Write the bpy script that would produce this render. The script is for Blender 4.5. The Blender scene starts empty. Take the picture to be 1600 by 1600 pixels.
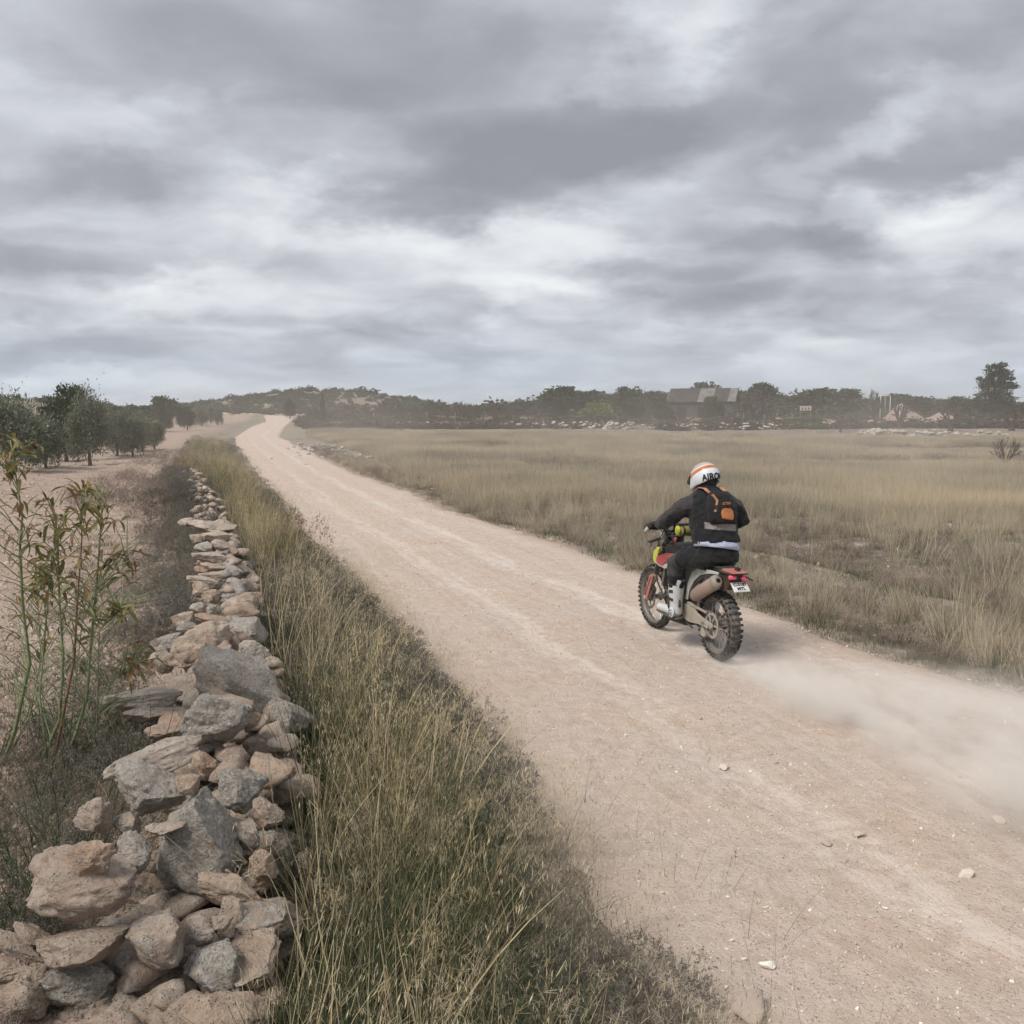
import bpy, bmesh, math, random
import numpy as np
from mathutils import Vector, Matrix, noise as mnoise

S = bpy.context.scene
COL = S.collection
R = math.radians
rnd = random.Random(7)

# ------------------------------------------------------------------ camera, world, sun, exposure
CAM_H = 2.35
FPX = 1480.0
PITCH = math.atan((800 - 645) / FPX)
cam_d = bpy.data.cameras.new('camera')
cam = bpy.data.objects.new('camera', cam_d)
COL.objects.link(cam)
cam.location = (0, 0, CAM_H)
cam.rotation_euler = (math.pi / 2 - PITCH, 0, 0)
cam_d.sensor_width = 36
cam_d.lens = 36 * FPX / 1600
cam_d.clip_start = 0.05
cam_d.clip_end = 6000
S.camera = cam
S.view_settings.view_transform = 'Standard'
S.view_settings.look = 'None'
S.view_settings.gamma = 1
S.view_settings.exposure = 1.08
S.view_settings.use_curve_mapping = False
S.render.engine = 'CYCLES'
S.cycles.use_denoising = True
S.cycles.max_bounces = 6
S.cycles.diffuse_bounces = 2
S.cycles.glossy_bounces = 2
S.cycles.transmission_bounces = 3
S.cycles.transparent_max_bounces = 8
S.cycles.volume_bounces = 2
S.cycles.use_adaptive_sampling = True
S.cycles.adaptive_threshold = 0.02
S.cycles.volume_step_rate = 1.0
S.cycles.volume_max_steps = 128


class NT:
    """small node-tree builder"""
    def __init__(self, tree):
        self.t = tree
        tree.nodes.clear()

    def n(self, typ, ins=None, **props):
        nd = self.t.nodes.new(typ)
        for k, v in props.items():
            setattr(nd, k, v)
        for k, v in (ins or {}).items():
            s = nd.inputs[k]
            if hasattr(v, 'is_output') or isinstance(v, bpy.types.NodeSocket):
                self.t.links.new(v, s)
            else:
                s.default_value = v
        return nd

    def m(self, op, a, b=0.0, c=0.0, clamp=False):
        nd = self.n('ShaderNodeMath', {0: a, 1: b, 2: c}, operation=op, use_clamp=clamp)
        return nd.outputs[0]

    def vm(self, op, a, b=(0, 0, 0)):
        nd = self.n('ShaderNodeVectorMath', {0: a, 1: b}, operation=op)
        return nd.outputs[0]

    def noise(self, vec, scale, detail=4, rough=0.55, dist=0.0, out=0):
        nd = self.n('ShaderNodeTexNoise', {'Scale': scale, 'Detail': detail, 'Roughness': rough, 'Distortion': dist})
        if vec is not None:
            self.t.links.new(vec, nd.inputs['Vector'])
        return nd.outputs[out]

    def ramp(self, fac, stops, interp='LINEAR'):
        nd = self.n('ShaderNodeValToRGB', {0: fac})
        cr = nd.color_ramp
        cr.interpolation = interp
        while len(cr.elements) > 1:
            cr.elements.remove(cr.elements[0])
        cr.elements[0].position = stops[0][0]
        cr.elements[0].color = c4(stops[0][1])
        for p, c in stops[1:]:
            e = cr.elements.new(p)
            e.color = c4(c)
        return nd.outputs[0]

    def mix(self, f, a, b, blend='MIX'):
        nd = self.n('ShaderNodeMix', {0: f, 6: a if not isinstance(a, tuple) else c4(a),
                                      7: b if not isinstance(b, tuple) else c4(b)},
                    data_type='RGBA', blend_type=blend)
        return nd.outputs[2]

    def mr(self, v, a, b, c=0.0, d=1.0):
        nd = self.n('ShaderNodeMapRange', {0: v, 1: a, 2: b, 3: c, 4: d}, interpolation_type='SMOOTHSTEP')
        return nd.outputs[0]


def c4(c):
    if isinstance(c, (int, float)):
        return (c, c, c, 1)
    return tuple(c) + (1,) if len(c) == 3 else tuple(c)


SUN_EL, SUN_AZ = 50, -128     # azimuth measured from +Y towards +X
world = bpy.data.worlds.new('World')
S.world = world
world.use_nodes = True
w = NT(world.node_tree)
sky = w.n('ShaderNodeTexSky', sky_type='NISHITA', sun_disc=False, sun_elevation=R(SUN_EL), sun_rotation=R(SUN_AZ))
tc = w.n('ShaderNodeTexCoord').outputs['Generated']
sp = w.n('ShaderNodeSeparateXYZ', {0: tc})
dx, dy, dz = sp.outputs
# cloud-layer coordinates: the layer is a plane above the land, so it crowds towards the horizon
den = w.m('ADD', w.m('MAXIMUM', dz, 0.0), 0.17)
cl = w.n('ShaderNodeCombineXYZ', {0: w.m('DIVIDE', dx, den), 1: w.m('DIVIDE', dy, den), 2: 0.0}).outputs[0]
big = w.noise(cl, 0.75, 3, 0.5, 0.3)
med = w.noise(cl, 2.3, 7, 0.50, 0.5)
# large cloud masses, placed by direction (tangents of azimuth and elevation)
yy = w.m('MAXIMUM', dy, 0.08)
uv = w.n('ShaderNodeCombineXYZ', {0: w.m('DIVIDE', dx, yy), 1: w.m('DIVIDE', dz, yy), 2: 0.0}).outputs[0]
warp = w.noise(w.vm('MULTIPLY', uv, (1.0, 2.0, 1)), 4.5, 6, 0.6, 0.0, out=1)
wv = w.vm('MULTIPLY', w.vm('SUBTRACT', warp, (0.5, 0.5, 0.5)), (0.34, 0.17, 0))
uvw = w.vm('ADD', uv, wv)
BLOBS = [  # px, py, rx, ry, rot, amp     (dark masses negative, thin bright cloud positive)
    (250, 40, 520, 110, 0, -.20), (700, 130, 330, 130, -5, -.34), (770, 265, 300, 80, 8, -.36),
    (620, 340, 200, 40, 4, -.22), (980, 220, 200, 80, 10, -.26), (1300, 130, 240, 130, 25, -.28),
    (1460, 250, 260, 60, 8, -.26), (1280, 375, 170, 50, 3, -.42), (1100, 490, 260, 28, 0, -.22),
    (1010, 420, 140, 36, 0, -.16), (60, 430, 200, 55, 0, -.26), (60, 540, 230, 34, 0, -.34),
    (600, 545, 260, 20, 0, -.20), (170, 290, 260, 40, 0, -.22), (1500, 460, 240, 40, 0, -.22),
    (400, 290, 130, 46, 0, .26), (480, 385, 190, 55, 0, .24), (720, 395, 240, 60, 0, .22),
    (560, 470, 300, 40, 0, .18), (250, 470, 160, 26, 0, .2), (1250, 560, 160, 20, 0, .2), (1150, 350, 120, 20, 0, .16), (300, 180, 120, 40, 0, .12), (1050, 70, 120, 80, 30, .26), (1330, 225, 160, 30, 28, .22),
    (1430, 320, 260, 34, 6, .30), (1540, 370, 190, 60, 0, .22), (880, 455, 140, 34, -12, .28),
    (90, 170, 230, 60, -12, .16), (230, 598, 190, 22, 0, .30), (10, 90, 120, 70, 0, .12),
    (1080, 560, 420, 34, 0, .10), (900, 380, 110, 40, 0, .22), (760, 470, 60, 30, 0, .2),
    (1330, 590, 180, 20, 0, .14),
]
acc = None
for (px, py, rx, ry, rot, amp) in BLOBS:
    cx, cy = (px - 800) / FPX, (645 - py) / FPX
    mp = w.n('ShaderNodeMapping', {'Vector': uvw, 'Location': (cx, cy, 0), 'Rotation': (0, 0, R(rot)),
                                   'Scale': (1.25 * rx / FPX, 1.25 * ry / FPX, 1)}, vector_type='TEXTURE')
    g = w.n('ShaderNodeTexGradient', {0: mp.outputs[0]}, gradient_type='SPHERICAL').outputs[0]
    g = w.m('SMOOTH_MIN', g, 0.8, 0.3)
    acc = w.m('MULTIPLY_ADD', g, amp, acc if acc is not None else 0.0)
front = w.mr(dy, 0.1, 0.35)
acc = w.m('MULTIPLY', acc, front)
b = w.m('ADD', w.m('MULTIPLY', w.m('SUBTRACT', big, 0.5), 0.55), w.m('MULTIPLY', w.m('SUBTRACT', med, 0.5), 0.80))
b = w.m('ADD', w.m('ADD', b, w.m('MULTIPLY', acc, 1.12)), 0.47)
cloud = w.ramp(b, [(0.0, (.145, .152, .170)), (0.22, (.182, .189, .208)), (0.46, (.260, .271, .296)), (0.66, (.345, .360, .382)),
                   (0.90, (.425, .440, .448)), (1.0, (.445, .458, .463))])
# towards the horizon the air pales and blues
hz = w.mr(dz, 0.0, 0.12, 1.0, 0.0)
cloud = w.mix(w.m('MULTIPLY', hz, 0.5), cloud, (.25, .305, .365))
cloud10 = w.vm('SCALE', cloud)
cloud10.node.inputs['Scale'].default_value = 10.0
cover = w.mr(b, 1.0, 1.25, 1.0, 0.8)
skyc = w.mix(cover, sky.outputs[0], cloud10)
bg = w.n('ShaderNodeBackground', {'Color': skyc, 'Strength': 0.1})
wo = w.n('ShaderNodeOutputWorld')
w.t.links.new(bg.outputs[0], wo.inputs['Surface'])
world.cycles.sampling_method = 'MANUAL'
world.cycles.sample_map_resolution = 512

sun_d = bpy.data.lights.new('sun', 'SUN')
sun_d.energy = 1.5
sun_d.angle = R(24)
sun_d.color = (1.0, 0.94, 0.86)
sun = bpy.data.objects.new('sun', sun_d)
COL.objects.link(sun)
sv = Vector((math.sin(R(SUN_AZ)) * math.cos(R(SUN_EL)), math.cos(R(SUN_AZ)) * math.cos(R(SUN_EL)), math.sin(R(SUN_EL))))
sun.rotation_euler = (-sv).to_track_quat('-Z', 'Y').to_euler()


# ------------------------------------------------------------------ tagging helpers
def tag(o, label=None, cat=None, group=None, kind=None):
    if label: o['label'] = label
    if cat: o['category'] = cat
    if group: o['group'] = group
    if kind: o['kind'] = kind
    return o


def empty(name, loc=(0, 0, 0), rz=0.0, label=None, cat=None, group=None):
    o = bpy.data.objects.new(name, None)
    o.empty_display_size = 0.2
    COL.objects.link(o)
    o.location = loc
    o.rotation_euler = (0, 0, rz)
    return tag(o, label, cat, group)


def mesh_np(name, verts, faces, mat=None, smooth=False):
    """verts (n,3) array; faces list of index tuples or an (m,k) array"""
    me = bpy.data.meshes.new(name)
    v = np.asarray(verts, dtype=np.float32)
    if isinstance(faces, np.ndarray):
        m, k = faces.shape
        me.vertices.add(len(v)); me.vertices.foreach_set('co', v.ravel())
        me.loops.add(m * k); me.loops.foreach_set('vertex_index', faces.astype(np.int32).ravel())
        me.polygons.add(m)
        me.polygons.foreach_set('loop_start', np.arange(0, m * k, k, dtype=np.int32))
        me.update(calc_edges=True)
        me.validate()
    else:
        me.from_pydata(v.tolist(), [], faces)
    if smooth:
        me.polygons.foreach_set('use_smooth', [True] * len(me.polygons))
    if mat:
        me.materials.append(mat)
    return me


def link(name, me, parent=None, loc=None, rot=None, scale=None):
    o = bpy.data.objects.new(name, me)
    COL.objects.link(o)
    if parent is not None: o.parent = parent
    if loc is not None: o.location = loc
    if rot is not None: o.rotation_euler = rot
    if scale is not None: o.scale = scale
    return o


def copy_tree(o, parent=None):
    c = o.copy()
    COL.objects.link(c)
    if parent is not None: c.parent = parent
    for ch in list(o.children):
        copy_tree(ch, c)
    return c


def mat(name):
    m = bpy.data.materials.new(name)
    m.use_nodes = True
    return m, NT(m.node_tree)


def finish(t, col, rough=0.8, normal=None, **kw):
    ins = {'Base Color': c4(col) if isinstance(col, (tuple, float)) else col, 'Roughness': rough}
    ins.update(kw)
    if normal is not None: ins['Normal'] = normal
    b = t.n('ShaderNodeBsdfPrincipled', ins)
    o = t.n('ShaderNodeOutputMaterial')
    t.t.links.new(b.outputs[0], o.inputs[0])
    return b


def bump(t, h, strength=0.5, dist=0.02, normal=None):
    ins = {'Strength': strength, 'Distance': dist, 'Height': h}
    if normal is not None: ins['Normal'] = normal
    return t.n('ShaderNodeBump', ins).outputs[0]


# ------------------------------------------------------------------ land shape
def vnoise(x, y, seed=0):
    """2-D value noise, vectorised, range -1..1"""
    x = np.asarray(x, float); y = np.asarray(y, float)
    xi = np.floor(x); yi = np.floor(y)
    fx = x - xi; fy = y - yi
    fx = fx * fx * (3 - 2 * fx); fy = fy * fy * (3 - 2 * fy)
    def h(a, b):
        a = a.astype(np.int64); b = b.astype(np.int64)
        n = (a * 374761393 + b * 668265263 + seed * 974634777) & 0x7fffffff
        n = ((n ^ (n >> 13)) * 1274126177) & 0x7fffffff
        n = n ^ (n >> 16)
        return (n & 0xffff) / 32767.5 - 1
    a = h(xi, yi); b_ = h(xi + 1, yi); c = h(xi, yi + 1); d = h(xi + 1, yi + 1)
    return (a * (1 - fx) + b_ * fx) * (1 - fy) + (c * (1 - fx) + d * fx) * fy


def fbm(x, y, seed=0, oct=4, gain=0.5):
    s = 0; a = 1; f = 1
    for i in range(oct):
        s = s + a * vnoise(x * f + 17.3 * i, y * f - 9.1 * i, seed + i)
        a *= gain; f *= 2.03
    return s


def sst(a, b, x):
    t = np.clip((np.asarray(x, float) - a) / (b - a), 0, 1)
    return t * t * (3 - 2 * t)


def Dflat(py, z=0.0):
    """distance ahead (world Y) of pixel row py on the level z"""
    ang = math.atan((py - 800) / FPX) + PITCH
    return (CAM_H - z) / math.tan(ang)


def rise(D):
    return 1.6 * sst(60, 230, D)


def px_ground(px, py):
    """world point on the smooth land (no relief) seen at pixel"""
    z = 0.0
    for _ in range(30):
        ang = math.atan((py - 800) / FPX) + PITCH
        if ang < 0.0006: ang = 0.0006
        D = (CAM_H - z) / math.tan(ang)
        z = z * 0.5 + 0.5 * float(rise(D))
    return px_at(px, py, D)


def px_at(px, py, D):
    """world point at distance-ahead D seen at pixel"""
    vx = (px - 800) / FPX; vy = -(py - 800) / FPX
    d = Vector((vx, math.cos(PITCH) + vy * math.sin(PITCH), -math.sin(PITCH) + vy * math.cos(PITCH)))
    return Vector((0, 0, CAM_H)) + d * (D / d.y)


def px_z(px, py, z):
    vx = (px - 800) / FPX; vy = -(py - 800) / FPX
    d = Vector((vx, math.cos(PITCH) + vy * math.sin(PITCH), -math.sin(PITCH) + vy * math.cos(PITCH)))
    return Vector((0, 0, CAM_H)) + d * ((z - CAM_H) / d.z)


LE = [(1075, 1600), (960, 1440), (880, 1330), (745, 1130), (650, 1010), (570, 930), (500, 870), (455, 810), (425, 765), (392, 725), (370, 697), (367, 682), (390, 668), (416, 659), (412, 650.5)]
RE = [(1600, 1085), (1370, 1020), (1170, 945), (990, 890), (860, 845), (760, 815), (700, 795), (560, 742), (500, 715), (465, 697), (437, 682), (444, 668), (455, 659), (461, 650.5)]
lp = [px_ground(*p) for p in LE]
rp = [px_ground(*p) for p in RE]
LY = [-60, -10] + [p.y for p in lp] + [320, 700]
LX = [20.0, 4.6] + [p.x for p in lp] + [lp[-1].x - 25, lp[-1].x - 170]
RY = [-60, -10] + [p.y for p in rp] + [320, 700]
RX = [27.0, 10.4] + [p.x for p in rp] + [rp[-1].x - 25, rp[-1].x - 170]


def XL(y): return np.interp(y, LY, LX)
def XR(y): return np.interp(y, RY, RX)


WY = [-6, 1.0, 2.2, 3.2, 4.9, 8, 12, 20, 30, 45]
WX = [-.4, -.98, -1.12, -1.28, -1.5, -2.45, -3.7, -6.5, -10.2, -16]
def XW(y): return np.interp(y, WY, WX)


HILLS = [  # px, D, height, half width x, half width y
    (485, 460, 9.6, 50, 60), (600, 430, 5.4, 40, 50), (380, 470, 2.6, 50, 60), (880, 290, 3.2, 24, 40), (1010, 300, 2.8, 30, 40),
    (1100, 290, 3.4, 26, 40), (1260, 270, 2.0, 32, 40), (1400, 280, 1.4, 36, 40), (760, 330, .6, 34, 40), (1560, 270, 1.2, 40, 40), (1750, 280, 2, 50, 40),
    (50, 300, 3.6, 26, 40), (-120, 320, 4.0, 50, 50),
]


def land(x, y):
    x = np.asarray(x, float); y = np.asarray(y, float)
    D = np.hypot(x * 0.35, y)
    D = np.where(y < 0, 0, D)
    z = rise(D)
    # the land falls a little behind the crest
    z = z - 1.2 * sst(330, 700, D)
    for (px, HD, h, sx, sy) in HILLS:
        cx = (px - 800) / FPX * HD
        z = z + h * 0.9 * np.exp(-((x - cx) / sx) ** 2 * 1.1 - ((y - HD) / sy) ** 2 * 1.1)
    # left field lies a little above the road, behind the wall
    left = sst(0.25, -0.35, x - XW(y)) * sst(48, 36, y)
    z = z + 0.22 * left
    far_left = sst(0.6, -1.6, x - XL(y) + 1.5) * sst(34, 46, y)
    z = z + 0.22 * far_left
    # relief
    inroad = sst(-.25, .35, x - XL(y)) * sst(-.25, .35, XR(y) - x)
    rel = 0.05 * fbm(x * .6, y * .6, 3) + 0.14 * fbm(x * .09, y * .09, 8) * sst(5, 25, y)
    plough = 0.035 * fbm(x * 2.2, y * 2.2, 5, 3) * (left + far_left)
    z = z + (rel + plough) * (1 - inroad)
    # bank along the right side of the road, ditch behind it
    dr = x - XR(y)
    bank = 0.20 * np.exp(-((dr - 1.9 - .5 * vnoise(y * .35, y * 0 + 3, 4)) / .55) ** 2) - 0.10 * np.exp(-((dr - 3.4) / .9) ** 2)
    z = z + bank * sst(26, 17, y) * sst(-4, 3, y)
    # verge shoulder on the left
    dl = XL(y) - x
    z = z + 0.07 * np.exp(-((dl - .8) / .5) ** 2) * sst(60, 40, y)
    # road bed: cut slightly below so the road sheet lies on it
    z = z - 0.05 * inroad
    return z


def gz(x, y):
    return float(land(x, y))


# ------------------------------------------------------------------ ground material
def ground_material():
    m, t = mat('ground_soil')
    geo = t.n('ShaderNodeNewGeometry').outputs['Position']
    at = t.n('ShaderNodeAttribute', attribute_name='zone')
    s = t.n('ShaderNodeSeparateColor', {0: at.outputs['Color']})
    lf, rf, hl = s.outputs
    n1 = t.noise(geo, 0.35, 5)
    n2 = t.noise(geo, 3.0, 6, 0.65)
    n3 = t.noise(geo, 28.0, 5, 0.7)
    vor = t.n('ShaderNodeTexVoronoi', {'Vector': geo, 'Scale': 34.0, 'Randomness': 1.0})
    soil = t.ramp(n2, [(.25, (.30, .225, .18)), (.5, (.42, .33, .27)), (.75, (.53, .44, .37))])
    soil = t.mix(t.mr(n3, .35, .7), soil, t.mix(1.0, soil, (.80, .78, .76), 'MULTIPLY'))
    litter = t.ramp(n3, [(.3, (.17, .14, .115)), (.5, (.27, .225, .18)), (.7, (.40, .35, .29))])
    green = t.ramp(n3, [(.3, (.09, .10, .065)), (.7, (.20, .195, .14))])
    litter = t.mix(t.mr(n1, .5, .68), litter, green)
    bare = t.mr(n2, .52, .66)
    rightc = t.mix(t.m('MULTIPLY', bare, 0.75), litter, (.44, .37, .31))
    hill = t.ramp(n2, [(.35, (.13, .115, .085)), (.55, (.25, .20, .15)), (.7, (.48, .41, .35))])
    col = t.mix(rf, soil, rightc)
    col = t.mix(hl, col, hill)
    h = t.m('ADD', t.m('MULTIPLY', n2, 0.6), t.m('ADD', t.m('MULTIPLY', n3, .35), t.m('MULTIPLY', vor.outputs['Distance'], -.35)))
    finish(t, col, 0.95, bump(t, h, 0.9, 0.06), **{'Specular IOR Level': 0.1})
    return m


def road_material():
    m, t = mat('pale_gravel')
    uv = t.n('ShaderNodeUVMap', uv_map='uv').outputs[0]
    geo = t.n('ShaderNodeNewGeometry').outputs['Position']
    su = t.n('ShaderNodeSeparateXYZ', {0: uv})
    u, v = su.outputs[0], su.outputs[1]
    st = t.n('ShaderNodeCombineXYZ', {0: t.m('MULTIPLY', u, 7.0), 1: t.m('MULTIPLY', v, 0.22), 2: 0.0}).outputs[0]
    wob = t.noise(st, 1.0, 5, .6)
    streak = t.noise(st, 2.6, 5, 0.6, 0.4)
    fine = t.noise(geo, 60, 4, .75)
    mid = t.noise(geo, 9.0, 6, .7)
    big = t.noise(geo, .8, 4, .6)
    col = t.ramp(mid, [(.25, (.47, .385, .325)), (.5, (.57, .475, .405)), (.75, (.65, .565, .49))])
    col = t.mix(t.mr(big, .4, .66), col, t.mix(1.0, col, (1.0, .945, .90), 'MULTIPLY'))
    # wheel tracks with pale packed crust
    def track(c, wdt):
        d = t.m('ABSOLUTE', t.m('SUBTRACT', t.m('ADD', u, t.m('MULTIPLY', t.m('SUBTRACT', wob, .5), .10)), c))
        return t.mr(d, wdt * .35, wdt, 1.0, 0.0)
    tr = t.m('MAXIMUM', track(0.60, .085), t.m('MAXIMUM', t.m('MULTIPLY', track(0.30, .06), .8), t.m('MULTIPLY', track(.86, .06), .5)))
    crust = t.m('MULTIPLY', tr, t.mr(t.m('ADD', streak, t.m('MULTIPLY', mid, .5)), .60, .92))
    col = t.mix(t.m('MULTIPLY', crust, .55), col, (.62, .58, .53))
    dk = t.m('MULTIPLY', t.mr(streak, .35, .2), .35)
    col = t.mix(dk, col, (.40, .31, .25))
    ln = t.noise(t.n('ShaderNodeCombineXYZ', {0: t.m('MULTIPLY', u, 46.0), 1: t.m('MULTIPLY', v, 0.10), 2: 0.0}).outputs[0], 1.0, 4, .6, .3)
    col = t.mix(t.mr(ln, .52, .70, 0, .30), col, (.40, .325, .27))
    col = t.mix(t.mr(ln, .46, .32, 0, .28), col, (.66, .60, .54))
    edge_ = t.mr(t.m('MINIMUM', u, t.m('SUBTRACT', 1.0, u)), .10, .0)
    col = t.mix(t.m('MULTIPLY', edge_, t.mr(mid, .4, .6, .25, .8)), col, (.45, .36, .29))
    vor = t.n('ShaderNodeTexVoronoi', {'Vector': geo, 'Scale': 55.0})
    spk = t.mr(vor.outputs['Distance'], .12, .30, 1.0, 0.0)
    sel = t.mr(t.n('ShaderNodeSeparateColor', {0: vor.outputs['Color']}).outputs[0], .55, .75)
    speck = t.m('MULTIPLY', spk, sel)
    col = t.mix(t.m('MULTIPLY', speck, .35), col, (.78, .71, .62))
    sel2 = t.mr(t.n('ShaderNodeSeparateColor', {0: vor.outputs['Color']}).outputs[1], .8, .9)
    col = t.mix(t.m('MULTIPLY', t.m('MULTIPLY', spk, sel2), .55), col, (.26, .20, .16))
    col = t.mix(t.mr(fine, .45, .7, 0, .35), col, (.36, .28, .225))
    gv = t.m('SUBTRACT', 1.0, t.m('MULTIPLY', crust, .75))
    h = t.m('ADD', t.m('ADD', t.m('MULTIPLY', mid, .7), t.m('MULTIPLY', ln, .45)), t.m('MULTIPLY', t.m('ADD', t.m('MULTIPLY', fine, .35), t.m('MULTIPLY', speck, .3)), gv))
    finish(t, col, 0.95, bump(t, h, 1.0, .04), **{'Specular IOR Level': 0.1})
    return m


def build_ground():
    rr = np.concatenate([np.array([0.0]), np.geomspace(0.9, 900, 330), np.array([1400, 2500, 4500])])
    th = np.radians(np.concatenate([np.linspace(-44, 44, 380), np.linspace(46, 314, 90)]))
    A, B = np.meshgrid(rr, th, indexing='ij')
    X = A * np.sin(B); Y = A * np.cos(B)
    Z = land(X, Y)
    V = np.stack([X, Y, Z], -1).reshape(-1, 3)
    nr, nt = A.shape
    i, j = np.meshgrid(np.arange(nr - 1), np.arange(nt), indexing='ij')
    j2 = (j + 1) % nt
    F = np.stack([i * nt + j, i * nt + j2, (i + 1) * nt + j2, (i + 1) * nt + j], -1).reshape(-1, 4)
    me = mesh_np('ground', V, F[:, ::-1], ground_material(), True)
    x, y, z = V.T
    lf = sst(.3, -.3, x - XL(y))
    right = sst(-.3, .5, x - XR(y)) * (1 - 0.0)
    verge = sst(.0, .3, x - XW(y)) * sst(.1, -.1, x - XL(y))
    base = np.clip(right + verge * 0.85, 0, 1)
    base = np.maximum(base, sst(46, 60, y) * (1 - sst(1.0, -2.5, x - XL(y) + 2.5)))
    hill = sst(200, 260, np.hypot(x * .3, y)) * (0.4 + .6 * sst(1.8, 3.2, z))
    a = me.color_attributes.new('zone', 'FLOAT_COLOR', 'POINT')
    a.data.foreach_set('color', np.stack([lf, base, hill, np.ones_like(x)], -1).ravel())
    tag(link('ground', me), 'pale stony soil, rough field and far low hills around the track', kind='structure')


def build_road():
    ys = np.concatenate([np.linspace(-40, 0, 30), np.geomspace(0.6, 258, 420)])
    nu = 41
    V, F, UV = [], [], []
    L = 0
    for k, y in enumerate(ys):
        xl = float(XL(y)); xr = float(XR(y))
        jag = .10 * float(vnoise(y * 1.9, 2, 11)) + .07 * float(vnoise(y * 6.1, 5, 12))
        jag2 = .12 * float(vnoise(y * 1.7, 8, 13)) + .07 * float(vnoise(y * 6.7, 1, 14))
        xl += jag; xr += jag2
        for i in range(nu):
            u = i / (nu - 1)
            V.append((xl + (xr - xl) * u, y, u))
    V = np.array(V)
    u = V[:, 2].copy()
    z = land(V[:, 0], V[:, 1])
    crown = 0.05 * (1 - (2 * u - 1) ** 2)
    ruts = -0.018 * (np.exp(-((u - .3) / .05) ** 2) + np.exp(-((u - .6) / .06) ** 2))
    edge = np.minimum(u, 1 - u) / .04
    inroad = sst(-.25, .35, V[:, 0] - XL(V[:, 1])) * sst(-.25, .35, XR(V[:, 1]) - V[:, 0])
    V[:, 2] = z + 0.05 * inroad + np.clip(edge, 0, 1) * (0.012 + crown * .7 + ruts) - 0.02 * (1 - np.clip(edge, 0, 1)) \
        + .008 * fbm(V[:, 0] * 3, V[:, 1] * 3, 21, 3) * np.clip(edge, 0, 1)
    n = len(ys)
    i, j = np.meshgrid(np.arange(n - 1), np.arange(nu - 1), indexing='ij')
    F = np.stack([i * nu + j, i * nu + j + 1, (i + 1) * nu + j + 1, (i + 1) * nu + j], -1).reshape(-1, 4)
    me = mesh_np('dirt_road', V, F, road_material(), True)
    uvl = me.uv_layers.new(name='uv')
    li = np.zeros(len(me.loops), np.int32); me.loops.foreach_get('vertex_index', li)
    uvs = np.stack([u[li], V[li, 1]], -1)
    uvl.data.foreach_set('uv', uvs.astype(np.float32).ravel())
    tag(link('dirt_road', me), 'pale pinkish gravel track running away to the low hill', kind='structure')


def road_z(x, y):
    xl = float(XL(y)); xr = float(XR(y)); u = (x - xl) / (xr - xl)
    inr = float(sst(-.25, .35, x - xl) * sst(-.25, .35, xr - x))
    if not (0 < u < 1): return gz(x, y)
    return gz(x, y) + .05 * inr + .012 + .7 * .05 * (1 - (2 * u - 1) ** 2) - 0.018 * (math.exp(-((u - .3) / .05) ** 2) + math.exp(-((u - .6) / .06) ** 2)) + .008 * float(fbm(x * 3, y * 3, 21, 3))


build_ground()
build_road()

# ------------------------------------------------------------------ scatter (geometry nodes: points carry rot, scl, idx)
LIB = bpy.data.collections.new('clump_library')      # never linked to the scene: only instanced by the scatters


def lib_obj(name, me):
    c = bpy.data.collections.new(name)
    return me


def scatter(name, pts, rots, scls, idx, meshes, label=None):
    """one object whose geometry nodes put a copy of meshes[idx] on every point"""
    col = bpy.data.collections.new(name + '_kinds')
    for i, me in enumerate(meshes):
        o = bpy.data.objects.new('%s_kind_%02d' % (name, i), me)
        col.objects.link(o)
    me = bpy.data.meshes.new(name)
    n = len(pts)
    me.vertices.add(n)
    me.vertices.foreach_set('co', np.asarray(pts, np.float32).ravel())
    a = me.attributes.new('rot', 'FLOAT_VECTOR', 'POINT'); a.data.foreach_set('vector', np.asarray(rots, np.float32).ravel())
    a = me.attributes.new('scl', 'FLOAT_VECTOR', 'POINT'); a.data.foreach_set('vector', np.asarray(scls, np.float32).ravel())
    a = me.attributes.new('idx', 'INT', 'POINT'); a.data.foreach_set('value', np.asarray(idx, np.int32))
    me.update()
    o = link(name, me)
    ng = bpy.data.node_groups.new(name + '_scatter', 'GeometryNodeTree')
    ng.interface.new_socket('Geometry', in_out='INPUT', socket_type='NodeSocketGeometry')
    ng.interface.new_socket('Geometry', in_out='OUTPUT', socket_type='NodeSocketGeometry')
    N = ng.nodes; Lk = ng.links
    gi = N.new('NodeGroupInput'); go = N.new('NodeGroupOutput')
    ci = N.new('GeometryNodeCollectionInfo'); ci.inputs['Collection'].default_value = col
    ci.inputs['Separate Children'].default_value = True; ci.inputs['Reset Children'].default_value = True
    iop = N.new('GeometryNodeInstanceOnPoints'); iop.inputs['Pick Instance'].default_value = True
    def at(nm, ty):
        x = N.new('GeometryNodeInputNamedAttribute'); x.data_type = ty; x.inputs['Name'].default_value = nm
        return x.outputs['Attribute']
    er = N.new('FunctionNodeEulerToRotation')
    Lk.new(at('rot', 'FLOAT_VECTOR'), er.inputs[0])
    Lk.new(gi.outputs[0], iop.inputs['Points'])
    Lk.new(ci.outputs[0], iop.inputs['Instance'])
    Lk.new(at('idx', 'INT'), iop.inputs['Instance Index'])
    Lk.new(er.outputs[0], iop.inputs['Rotation'])
    Lk.new(at('scl', 'FLOAT_VECTOR'), iop.inputs['Scale'])
    Lk.new(iop.outputs[0], go.inputs[0])
    md = o.modifiers.new('scatter', 'NODES'); md.node_group = ng
    tag(o, label, kind='stuff')
    return o


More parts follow.
